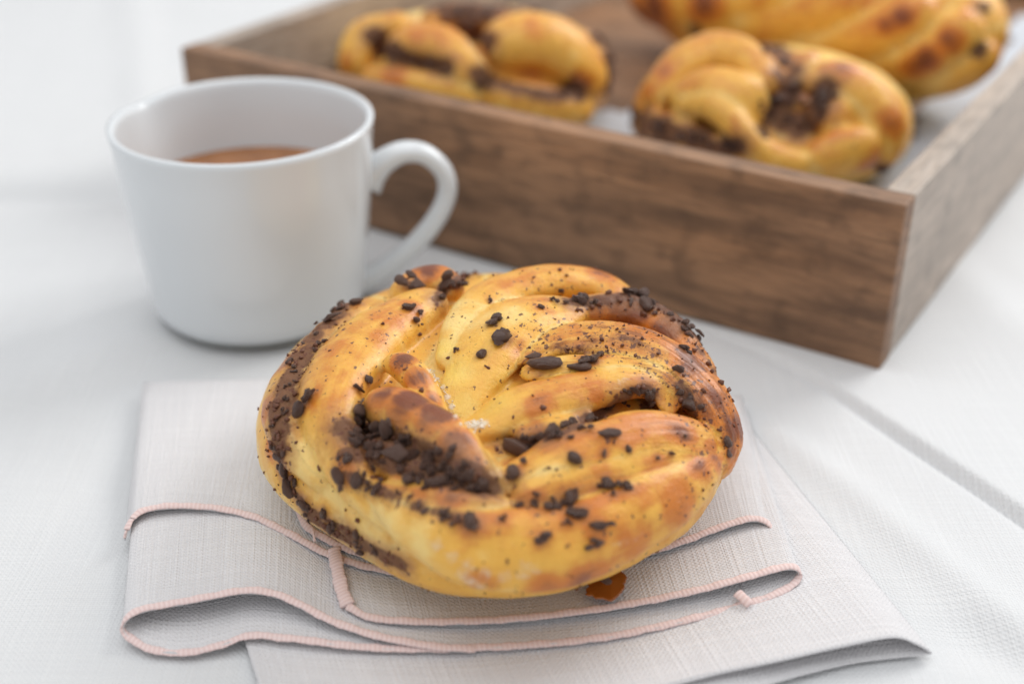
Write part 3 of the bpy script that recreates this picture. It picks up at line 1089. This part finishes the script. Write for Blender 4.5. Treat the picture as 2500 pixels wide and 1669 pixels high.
bun = Bun('chocolate_bun', bun_dome, ST, 0.00052, 11, DS, pits=[(1045, 900, 7.0, 3.4), (1195, 1010, 4.0, 1.6), (1360, 945, 3.5, 1.6), (1550, 915, 3.0, 1.5)], core=(0.93, 0.0062), smooth=4, dents=[(-128, 24, 0.105), (-58, 14, 0.02), (150, 20, 0.02)])
tag(bun.root, 'large golden knotted bun studded with dark chocolate, lying on the napkin in front', 'bun', 'knotted chocolate buns')

A_ = bun.att
hgt = np.clip((bun.P[:, 2] - 0.012) / 0.03, 0, 1)
up = bun.N[:, 2]
A_['brown'] += 0.31 + 0.22 * np.clip((bun.P[:, 0] - 0.0) / 0.05, -0.3, 1) + 0.22 * np.clip(up, 0, 1) ** 2 * (1 - bun.crease) - 0.2 * bun.crease + 0.10 * sines(bun.P, 41, 120, 10)
for x, y, r_, v in [
        (1440, 725, 60, .95), (1400, 712, 40, .95), (1520, 765, 60, .85), (1590, 830, 70, .8), (1650, 905, 60, .8), (1690, 975, 50, .95), (1675, 1040, 50, .75), (1480, 760, 70, .6),
        (925, 822, 32, .95), (960, 865, 34, .85), (995, 915, 26, .75), (880, 900, 45, .85), (940, 915, 50, 1.1), (1000, 945, 45, 1.15), (1050, 1010, 40, 1.0), (1085, 1060, 30, .8),
        (1240, 925, 42, .72), (1225, 945, 30, .6), (1370, 910, 30, .55), (1330, 1000, 60, .52), (1450, 975, 70, .55), (1560, 990, 60, .66), (1620, 960, 50, .66), (1380, 1060, 60, .45), (1500, 1060, 70, .55),
        (1600, 1060, 50, .75), (1640, 1045, 40, .85), (1560, 1150, 80, .56), (1450, 1240, 90, .46), (1340, 1330, 70, .62), (1250, 1350, 60, .55), (1100, 1340, 60, .4), (1200, 1170, 60, .3),
        (985, 612, 45, .85), (1040, 625, 30, .6), (1300, 600, 70, .78), (1380, 625, 50, .72), (1210, 612, 50, .5), (890, 725, 60, .52), (860, 770, 60, .42), (940, 700, 40, .5), (605, 940, 45, .62), (640, 840, 45, .6),
        (622, 1030, 40, .5), (1500, 700, 50, .8), (1560, 740, 40, .85), (1040, 1135, 40, .75), (960, 1135, 30, .5), (1540, 870, 40, .5), (1590, 930, 50, .7), (800, 1060, 40, .4), (730, 1110, 40, .3), (1240, 790, 40, .25)]:
    bun.paint('brown', x, y, r_ * 1.25, v * 1.45)
A_['brown'] *= 1 - 0.55 * bun.crease
for x, y, r_, v in [(1035, 860, 55, 1), (1060, 930, 50, .8), (1130, 930, 50, .6), (1010, 800, 40, .8), (1150, 890, 50, .45), (1110, 800, 50, .3)]:
    bun.paint('pit', x, y, r_, v)
    bun.paint('brown', x, y, 1, 0)
A_['brown'] *= (1 - 0.75 * A_['pit'])
for x, y, r_ in [(1060, 700, 45), (1130, 740, 60), (1180, 720, 60), (1290, 690, 30), (1280, 830, 40), (1400, 850, 40), (1040, 740, 40), (690, 1050, 50), (760, 1130, 45), (880, 1190, 50), (960, 1230, 50), (1130, 1080, 30)]:
    p_, _n = bun.surf(x, y)
    A_['brown'] *= 1 - 0.8 * np.exp(-(np.linalg.norm(bun.P - p_, axis=1) / (r_ * bun.mpp(p_))) ** 2)
for pts, r_, v in [([(1000, 1250), (1060, 1290), (1130, 1320), (1200, 1320)], 30, .75), ([(1060, 1320), (1100, 1345)], 28, .8), ([(1200, 1295), (1230, 1310)], 22, .7), ([(1410, 1250), (1470, 1230)], 18, .6), ([(930, 1215), (990, 1240)], 30, .45),
                   ([(985, 850), (1010, 880), (1035, 930), (1045, 955)], 11, 1.3), ([(1075, 975), (1110, 970)], 16, 1.2), ([(1480, 1005), (1540, 990)], 16, .45), ([(1420, 875), (1440, 868)], 14, .7), ([(1500, 1120), (1560, 1080)], 12, .4)]:
    bun.stroke('flour', pts, r_, v, 6)
BANDS = [   # path, half width px, smear, number of chunks, size range px (half)
    ([(790, 700), (730, 760), (682, 835), (652, 910), (638, 990), (640, 1050)], 25, .95, 40, (4, 11)),
    ([(640, 1040), (655, 1095), (690, 1145), (735, 1185), (790, 1215), (850, 1250)], 12, .9, 20, (6, 14)),
    ([(625, 930), (632, 1000), (640, 1050)], 14, .75, 10, (4, 9)),
    ([(805, 985), (860, 1005), (930, 1032), (1000, 1058), (1065, 1088), (1115, 1112)], 34, 1.0, 38, (6, 20)),
    ([(800, 1040), (860, 1055), (930, 1075), (1000, 1100), (1090, 1120)], 22, .8, 16, (9, 17)),
    ([(775, 1080), (830, 1105), (890, 1130), (960, 1160), (1030, 1180), (1085, 1198)], 14, .65, 13, (7, 15)),
    ([(1160, 1022), (1220, 1012), (1290, 992), (1340, 965), (1390, 935), (1440, 908)], 15, 1.0, 18, (7, 17)),
    ([(1440, 905), (1475, 890), (1500, 910), (1480, 935)], 14, .7, 7, (7, 13)),
    ([(1310, 692), (1370, 688), (1430, 680), (1490, 692), (1545, 722), (1590, 765)], 20, .95, 34, (5, 12)),
    ([(1000, 690), (1020, 662), (1055, 642), (1095, 622)], 13, .8, 13, (6, 13)),
    ([(1180, 1160), (1240, 1165), (1300, 1155), (1330, 1180)], 12, .6, 7, (8, 14)),
    ([(1585, 775), (1640, 850), (1680, 895), (1703, 945)], 9, .5, 10, (4, 9)),
    ([(1555, 885), (1580, 925)], 16, .6, 4, (7, 12)),
    ([(705, 1182), (770, 1222), (840, 1255), (920, 1292)], 17, 1.0, 8, (6, 12)),
    ([(1260, 800), (1330, 795), (1420, 775), (1520, 810)], 16, .45, 6, (3, 6)),
]
rg = np.random.default_rng(21)
for pts, hw, sm, cnt, (s0, s1) in BANDS:
    bun.stroke('smear', pts, hw * 1.25, sm, 22)
    bun.stroke('stain', pts, hw * 2.3 + 9, sm * 1.0, 22)
    bun.stroke('speck', pts, hw * 2.6, 0.55, 16)
# fine specks: denser to the right and round the knob, sparse on the left strand
A_['speck'] = np.maximum(A_['speck'], 0.19 + 0.10 * sines(bun.P, 61, 90, 8))
for x, y, r_, v in [(1250, 760, 130, .50), (1420, 770, 140, .62), (1550, 860, 130, .6), (1640, 950, 110, .6), (920, 830, 50, .55), (1180, 760, 60, .45), (1250, 660, 100, .36), (840, 870, 50, .4), (960, 730, 60, .4), (1580, 960, 70, .5),
                    (1390, 1000, 60, .4), (1300, 1100, 100, .32), (1250, 1210, 120, .24), (1620, 1060, 60, .45), (1150, 690, 60, .3), (700, 880, 80, .18), (1140, 960, 60, .25), (1100, 900, 60, .2)]:
    bun.paint('speck', x, y, r_, v)
lamk = {'D': 1.0, 'DE': 0.8, 'F': 0.35, 'F2': 0.35, 'E': 0.15, 'D0': 0.5, 'C2': 0.12, 'G': 0.06}
for k, st in enumerate(ST):
    A_['lam'] = np.where(bun.sid == k, lamk.get(st['n'], 0.05), A_['lam'])
# single chunks that can be picked out in the photograph: x, y, half size px, stretch, direction px
CH = [(950, 655, 20, 1.4, (1, .3)), (1132, 742, 15, 1.3, (1, .1)), (1151, 777, 19, 1.2, (1, -.6)), (1104, 815, 12, 1.2, None), (1046, 803, 7, 1.2, None), (1255, 838, 22, 1.9, (1, .35)), (1222, 822, 12, 1.5, (1, -.2)), (1362, 826, 16, 1.5, (1, -.7)),
      (1346, 845, 12, 1.2, None), (1378, 815, 10, 1.3, None), (693, 938, 17, 1.3, (1, -1)), (712, 912, 14, 1.4, (1, -1)), (1330, 695, 16, 1.4, (1, -.3)), (1300, 697, 9, 1.2, None), (1316, 1050, 15, 1.3, (1, .5)), (1180, 1088, 18, 1.2, None),
      (1388, 1108, 17, 1.1, None), (1438, 1115, 16, 1.1, None), (1408, 1130, 8, 1, None), (1308, 1143, 19, 1.1, None), (1322, 1180, 17, 1.6, (1, .05)), (1370, 1205, 15, 1.9, (1, 0)), (1370, 1243, 12, 1.7, (1, -.1)), (1243, 1238, 13, 1.6, (1, 0)),
      (1080, 1195, 17, 1.2, None), (1190, 1016, 26, 1.4, (1, .2)), (1270, 994, 18, 1.2, None), (1235, 1002, 15, 1.2, None), (1584, 930, 20, 1.0, None), (1490, 905, 16, 1.1, (0, 1)), (1455, 895, 13, 1.2, None), (1365, 602, 20, 1.5, (1, .3)),
      (1332, 596, 14, 1.3, None), (1388, 612, 13, 1.2, None), (1290, 667, 6, 1.6, None), (1125, 690, 7, 1.2, None), (935, 707, 11, 1.3, None), (962, 715, 9, 1.1, (0, 1)), (952, 735, 8, 1.2, None), (820, 893, 10, 1.6, (1, .3)), (843, 872, 11, 1.3, (1, 1)),
      (1562, 797, 12, 1.2, (1, .8)), (1580, 810, 9, 1, None), (1556, 850, 11, 1.6, (1, .1)), (1668, 1015, 11, 1.3, (0, 1)), (1400, 996, 12, 2.2, (1, -.25)), (1192, 1160, 11, 1.1, None), (1230, 1158, 12, 1.2, None), (1258, 1165, 12, 1.2, None),
      (1232, 1135, 8, 1, None), (820, 1103, 16, 1.2, (0, 1)), (865, 1122, 17, 1.1, (.2, 1)), (778, 1090, 18, 1.5, (.6, 1)), (905, 1048, 24, 1.4, (1, .1)), (858, 1042, 17, 1.1, None), (815, 948, 22, 1.2, None), (800, 1052, 13, 1.1, None), (812, 1018, 17, 1.3, (1, 0)),
      (1105, 1108, 16, 1.2, None), (1072, 1092, 18, 1.1, None), (1030, 1078, 17, 1.2, None), (985, 1055, 18, 1.2, None), (895, 985, 20, 1.3, None), (865, 975, 16, 1.2, None), (930, 1000, 16, 1.3, None), (935, 1103, 14, 1.3, None), (1000, 1112, 17, 1.6, (1, .2)),
      (1300, 592, 6, 1, None), (1025, 652, 17, 1.3, (1, -.6)), (1052, 650, 12, 1.2, None), (790, 660, 9, 1, None), (768, 682, 13, 1.2, None), (815, 685, 12, 1.4, (1, -.5)), (755, 735, 15, 1.7, (1, -1)), (745, 785, 8, 1.2, None), (1440, 1030, 8, 1.1, None),
      (1385, 1040, 9, 1.2, None), (1300, 1195, 8, 1, None), (1150, 1190, 8, 1, None), (1480, 700, 18, 1.3, None), (1450, 675, 16, 1.4, None), (1600, 770, 17, 1.2, None), (1570, 742, 14, 1.2, None), (668, 1115, 18, 1.3, (.4, 1)), (655, 1075, 13, 1.4, (.2, 1)),
      (640, 1045, 12, 1.1, None), (700, 1155, 12, 1.2, None), (745, 1175, 12, 1.3, None), (1265, 690, 7, 1.4, (.3, 1)), (1240, 705, 6, 1.6, (.3, 1)), (1540, 1040, 7, 1.3, None), (1510, 1050, 6, 1.3, None), (1570, 1000, 6, 1, None)]
for x, y, sz, stt, dr in CH:            # dough stained round each chunk
    bun.paint('smear', x, y, sz * 1.2, 0.55)
    bun.paint('stain', x, y, sz * 1.9, 0.7)
    p, _n = bun.surf(x, y)
    A_['brown'] += 0.22 * np.exp(-(np.linalg.norm(bun.P - p, axis=1) / (sz * 2.2 * bun.mpp(p))) ** 2)
# the filling is crumbly: rough relief where it lies
sm_ = np.clip(A_['smear'], 0, 1)
bun.P = bun.P + bun.N * (sm_ * (0.00045 * np.abs(sines(bun.P, 77, 1100, 14)) + 0.00035 * sines(bun.P, 78, 2200, 14)))[:, None]
lamr = A_['lam'] * (1 - bun.crease)
bun.P = bun.P + bun.N * (lamr * 0.00013 * (np.sin(bun.sv * 13 + 2.0 * np.sin(bun.su * 120)) + 0.6 * np.sin(bun.sv * 23 + 1.5 * np.sin(bun.su * 75 + 1))))[:, None]
bun.me.vertices.foreach_set('co', bun.P.astype(np.float32).ravel())
bun.me.update()
bun.finish()
count = 0
for x, y, sz, stt, dr in CH:
    p, n_ = bun.surf(x, y)
    dv = None if dr is None else RT * dr[0] - UP * dr[1]
    bun.chunk(p, n_, sz * 1.28 * bun.mpp(p), rg, stt, 0.22, dv)
    count += 1
    if sz >= 16:                          # a splinter stuck to the bigger ones
        e_ = (RT * rg.normal() + UP * rg.normal()) * sz * 0.75 * bun.mpp(p)
        q_ = bun.bvh.find_nearest(Vector(p + e_ * 0.8))
        bun.chunk(np.array(q_[0]), np.array(q_[1]), sz * rg.uniform(0.42, 0.65) * bun.mpp(p), rg, 1.3, 0.15)
        count += 1
SMALL = []
for pts, hw, sm, cnt, (s0, s1) in BANDS:
    q = spline(np.array([(a, b, 0) for a, b in pts], float), 200)
    for i in range(cnt):
        k = int(rg.uniform(0, 199))
        tdir = q[min(k + 1, 199), :2] - q[max(k - 1, 0), :2]
        tdir /= np.linalg.norm(tdir) + 1e-9
        o_ = rg.normal() * hw * 0.6
        x, y = q[k, 0] - tdir[1] * o_, q[k, 1] + tdir[0] * o_
        p, n_ = bun.surf(x, y)
        sz = rg.uniform(s0, s1) * 0.95
        if sz < 7.7:
            SMALL.append((p, n_, sz * bun.mpp(p)))
            continue
        bun.chunk(p, n_, sz * bun.mpp(p), rg, None, 0.25)
        count += 1
# crumbs too small to pick apart
cb_v, cb_f = [], []
ico = bmesh.new()
bmesh.ops.create_icosphere(ico, subdivisions=1, radius=1)
IV = np.array([v.co[:] for v in ico.verts])
IF = [tuple(v.index for v in f.verts) for f in ico.faces]
ico.free()
wts = A_['speck'] ** 2 * (bun.N @ (-FWD) > -0.2)
cand = rg.choice(len(bun.P), size=900, p=wts / wts.sum())
for c in cand:
    sz = min(rg.lognormal(-8.6, 0.50), 0.0006)
    R_ = rg.normal(size=(3, 3))
    R_, _ = np.linalg.qr(R_)
    vv = (IV * (sz * np.array([1.3, 1, 0.8])) * (1 + 0.38 * np.clip(rg.normal(size=(12, 1)), -1.8, 1.8))) @ R_.T + bun.P[c] + bun.N[c] * sz * 0.2
    cb_f += [tuple(i + len(cb_v) for i in f) for f in IF]
    cb_v += list(vv)
for p, n_, sz in SMALL:
    vv = (IV * sz * (1 + 0.35 * np.clip(rg.normal(size=(12, 1)), -1.6, 1.6))) + p + n_ * sz * 0.4
    cb_f += [tuple(i + len(cb_v) for i in f) for f in IF]
    cb_v += list(vv)
cr = child(mesh_obj('chocolate_crumbs', cb_v, cb_f, M_COCOA), bun.root)
cr['kind'] = 'stuff'

# flour left beside the hollow and along the edge of the small nub
fv, ff = [], []
spots = [(rg.normal(1090, 12), rg.normal(974, 6), rg.uniform(0.00010, 0.00030)) for _ in range(70)]
for k in range(60):
    t_ = rg.uniform(0, 1)
    spots.append((np.interp(t_, [0, .4, .75, 1], [985, 1008, 1034, 1046]) + rg.normal() * 3.5, np.interp(t_, [0, .4, .75, 1], [848, 880, 928, 958]) + rg.normal() * 3.5, rg.uniform(0.00008, 0.00020)))
for x, y, sz in spots:
    p, n_ = bun.surf(x, y)
    vv = IV * sz * (1 + 0.4 * np.clip(rg.normal(size=(12, 1)), -1.6, 1.6)) + p + n_ * sz * 0.35
    ff += [tuple(i + len(fv) for i in f) for f in IF]
    fv += list(vv)
fl = child(mesh_obj('flour_dust', fv, ff, M_FLOUR), bun.root)
fl['kind'] = 'stuff'

# syrup baked out at the foot of the bun
pts = [at(x, y, 0.0064) for x, y in [(1432, 1452), (1462, 1461), (1492, 1466), (1512, 1456), (1524, 1440), (1530, 1420), (1527, 1408), (1505, 1390), (1470, 1385), (1435, 1400)]]
cen = np.mean(pts, axis=0)
ring = spline(np.array(pts + [pts[0]]), 90)[:-1]
nr_ = len(ring)
rag = 1 + 0.055 * np.convolve(np.tile(rg.normal(size=nr_), 3), np.ones(3) / 2, 'same')[nr_:2 * nr_]
dv, df = [], []
for j, (k, z) in enumerate(((1.0, 0.0), (0.985, 0.00025), (0.9, 0.00032), (0.7, 0.0004), (0.4, 0.0006), (0.02, 0.0009))):
    for i, r_ in enumerate(ring):
        q = cen + (r_ - cen) * k * (1 + (rag[i] - 1) * k)
        dv.append((q[0], q[1], 0.0066 + z))
for j in range(5):
    for i in range(nr_):
        i2 = (i + 1) % nr_
        df.append((j * nr_ + i, j * nr_ + i2, (j + 1) * nr_ + i2, (j + 1) * nr_ + i))
child(mesh_obj('baked_syrup', dv, df, M_SYRUP), bun.root)
p = at(1480, 1414, 0.0100)
bun.chunk(p, np.array([-0.2, -0.8, 0.55]) / 0.99, 0.0012, rg, 1.3, 0.2)

# ---- the buns in the tray (pixel rows in photograph pixels)
TF = 0.0085


def tray_bun(name, label, dome, strands, browns, darks, ndark, seed, pits=(), swirls=()):
    if 'loaf' not in name:                 # loose, open knots
        for st in strands:
            st['p'] = [(*r_[:3], (r_[3] if len(r_) > 3 else st.get('off', 0.0)) * 2.2 - 0.8) for r_ in st['p']]
    b = Bun(name, dome, strands, 0.0010, seed, 1.0, pits=pits, core=(0.92, 0.006) if 'loaf' in name else (0.86, 0.011), smooth=2)
    tag(b.root, label, 'loaf' if 'loaf' in name else 'bun', None if 'loaf' in name else 'knotted chocolate buns')
    a = b.att
    a['brown'] += 0.36 + 0.20 * np.clip(b.N[:, 2], 0, 1) * (1 - b.crease) - 0.15 * b.crease + 0.12 * sines(b.P, seed, 110, 10)
    for x, y, r_, v in browns:
        b.paint('brown', x, y, r_ * 1.15, v * 1.35)
    a['brown'] *= 1 - 0.5 * b.crease
    a['speck'] += 0.2
    for pts, hw in swirls:
        b.stroke('smear', pts, hw * 1.25, 1.25, 16)
        b.stroke('stain', pts, hw * 2.6, 1.0, 16)
        q = spline(np.array([(x, y, 0) for x, y in pts], float), 40)
        rr = np.random.default_rng(seed + len(pts))
        for k in rr.integers(0, 40, 9):
            p, n_ = b.surf(q[k, 0] + rr.normal() * hw * 0.5, q[k, 1] + rr.normal() * hw * 0.5)
            b.chunk(p, n_, rr.uniform(0.25, 0.6) * hw * b.mpp(p), rr)
    a['lam'] += 0.15
    r = np.random.default_rng(seed)
    for x, y, r_ in darks:
        b.paint('smear', x, y, r_ * 1.5, 1.05)
        for _ in range(ndark):
            p, n_ = b.surf(x + r.normal() * r_ * 0.5, y + r.normal() * r_ * 0.4)
            b.chunk(p, n_, r.uniform(0.20, 0.45) * r_ * b.mpp(p), r)
    for pts, hw in swirls:                 # the filling lies down in open gaps
        for x, y in spline(np.array([(x, y, 0) for x, y in pts], float), 12)[:, :2]:
            hp_, n_ = b.dome.hit(x, y)
            d = np.linalg.norm(b.P - hp_, axis=1) / (hw * 0.9 * b.mpp(hp_))
            b.P = b.P - n_ * (0.0011 * np.exp(-d ** 2))[:, None]
    b.me.vertices.foreach_set('co', b.P.astype(np.float32).ravel())
    b.me.update()
    b.finish()
    return b


tl = TM @ Vector((-0.152, 0.072, 0))
tr_ = TM @ Vector((-0.057, 0.066, 0))
dl = Dome(at(1160, 195, 0.022)[0], at(1160, 195, 0.022)[1], TF, 0.0580, 0.0550, 0.013, 0.0340)
SL = [dict(p=[(835, 190, 40), (838, 130, 48, 0.5), (870, 70, 50, 1), (930, 40, 42, 0.5), (1000, 25, 36)], asp=0.8),
      dict(p=[(930, 140, 36), (990, 90, 60, 1.2), (1070, 95, 62, 1.6), (1130, 150, 52, 1.2), (1180, 210, 36)], asp=0.8),
      dict(p=[(860, 190, 36), (960, 205, 48, 1), (1060, 220, 48, 1), (1170, 245, 40)], asp=0.8),
      dict(p=[(1195, 120, 52, 0.5), (1250, 85, 72, 2.2), (1330, 85, 80, 3), (1410, 120, 72, 2), (1465, 190, 52, 1), (1480, 250, 36)], asp=0.8),
      dict(p=[(1180, 225, 32), (1280, 245, 46, 1), (1380, 268, 46, 1), (1470, 275, 40)], asp=0.8),
      dict(p=[(1020, 20, 34), (1120, 10, 44, 0.5), (1230, 15, 44), (1330, 20, 40)], asp=0.8),
      dict(p=[(1400, 40, 36), (1480, 90, 44), (1510, 170, 40), (1500, 240, 36)], off=-1, asp=0.8)]
tray_bun('chocolate_bun', 'blurred knotted chocolate bun at the left end of the wooden tray', dl, SL,
         [(960, 180, 50, .7), (1020, 85, 50, .5), (1300, 60, 60, .5), (1300, 180, 60, .45), (840, 150, 40, .5), (1420, 200, 50, .6), (1230, 50, 40, .5)],
         [(925, 105, 22), (960, 130, 22), (1000, 140, 16), (1400, 222, 26), (1130, 60, 22), (1110, 25, 26), (1190, 30, 22), (1180, 195, 22), (1480, 80, 26), (1500, 140, 22), (1330, 10, 26)], 6, 51, swirls=[([(905, 85), (945, 125), (1010, 150), (1090, 165)], 17), ([(1150, 15), (1150, 60), (1190, 110)], 20), ([(1165, 180), (1250, 212), (1340, 232), (1420, 228)], 13), ([(1455, 40), (1500, 100), (1510, 160), (1495, 215)], 22), ([(1050, 12), (1150, 22), (1260, 10)], 16)])
dr_ = Dome(at(1880, 295, 0.022)[0], at(1880, 295, 0.022)[1], TF, 0.0545, 0.0535, 0.013, 0.0320)
SR = [dict(p=[(1575, 260, 36), (1595, 190, 50, 0.5), (1660, 130, 62, 1.2), (1750, 100, 66, 1.6), (1840, 125, 56, 1), (1890, 195, 40)], asp=0.8),
      dict(p=[(1620, 250, 50, 0.5), (1720, 205, 70, 1.6), (1810, 225, 60, 1.4), (1860, 280, 40, 0)], asp=0.7),
      dict(p=[(1650, 245, 30, 0.8), (1740, 260, 38, 1.8), (1820, 320, 40, 2), (1900, 385, 46, 1.6), (1985, 425, 44, 0.6)], asp=0.8),
      dict(p=[(1545, 290, 34), (1640, 330, 42, 0.4), (1740, 375, 44, 0.4), (1850, 420, 40)], asp=0.8),
      dict(p=[(1960, 190, 36, 0.5), (2040, 175, 54, 1.6), (2120, 215, 62, 1.8), (2175, 290, 62, 1.6), (2185, 360, 56, 1), (2140, 420, 46)], asp=0.8),
      dict(p=[(1960, 420, 44), (2040, 385, 58, 1.4), (2110, 365, 58, 1.6), (2165, 350, 44, 0.8)], asp=0.8),
      dict(p=[(1930, 200, 26), (1975, 145, 34, 1.2), (2000, 125, 26)], asp=0.9),
      dict(p=[(1985, 260, 40, -1), (2060, 250, 54, 0), (2110, 285, 44, 0)], asp=0.7)]
tray_bun('chocolate_bun', 'blurred knotted chocolate bun near the front corner of the wooden tray', dr_, SR,
         [(1740, 70, 50, .8), (1620, 170, 40, .7), (2060, 160, 50, .7), (2180, 300, 50, .8), (2130, 400, 60, .6), (1580, 220, 40, .6), (1800, 300, 50, .4)],
         [(1900, 120, 26), (1930, 210, 24), (1880, 255, 26), (1960, 305, 24), (1540, 290, 26), (1700, 335, 28), (1780, 350, 22), (1990, 250, 26), (1860, 320, 18), (2160, 445, 18), (1620, 310, 20)], 6, 52, pits=[(1910, 280, 9, 7)], swirls=[([(1530, 280), (1590, 305), (1670, 335), (1750, 365), (1800, 355)], 20), ([(1865, 110), (1915, 150), (1925, 220), (1890, 280), (1950, 310)], 26), ([(1950, 310), (1995, 265), (2015, 215)], 24), ([(1560, 330), (1640, 360)], 14), ([(2150, 430), (2180, 445)], 14)])
p1, p2 = at(1480, -60, 0.03), at(2400, 170, 0.03)
ax = p2 - p1
dz_ = Dome((p1[0] + p2[0]) / 2 + 0.008, (p1[1] + p2[1]) / 2 - 0.012, TF, 0.094, 0.037, 0.034, 0.031, yaw=math.atan2(ax[1], ax[0]), p=3.2, q=2.2)
SZ = [dict(p=[(1420, -10, 60), (1560, 10, 80, 1), (1720, 20, 80, 1.5), (1850, 0, 60, 1), (1950, -40, 40)], asp=0.8),
      dict(p=[(1640, 60, 40), (1780, 70, 66, 0.8), (1920, 60, 78, 1.6), (2050, 10, 70, 1), (2130, -40, 46)], asp=0.8),
      dict(p=[(1850, 120, 44), (1980, 125, 66, 0.8), (2110, 100, 76, 1.6), (2220, 40, 66, 1), (2280, -20, 44)], asp=0.8),
      dict(p=[(2040, 185, 46), (2150, 185, 62, 0.6), (2260, 150, 70, 1.4), (2350, 80, 60, 0.8), (2390, 20, 40)], asp=0.8),
      dict(p=[(2220, 225, 40), (2320, 215, 54, 0.6), (2400, 165, 52, 0.6), (2430, 110, 36)], asp=0.8)]
tray_bun('twisted_loaf', 'long twisted golden loaf lying at the back right of the tray', dz_, SZ,
         [(1450, 0, 70, .95), (1600, 20, 80, .9), (1720, 10, 70, .85), (1560, 40, 60, 1.0), (2200, 40, 40, .9), (2160, 60, 34, .8), (2320, 100, 40, .85), (2260, 150, 40, .95), (2230, 170, 40, .8), (1850, 20, 60, .5), (2150, 190, 60, .55)],
         [(1700, 75, 18), (2390, 125, 18), (2400, 20, 18), (1540, 50, 16)], 3, 53)
bpy.context.view_layer.update()
print('chunks on front bun', count, 'dough verts', len(bun.P))
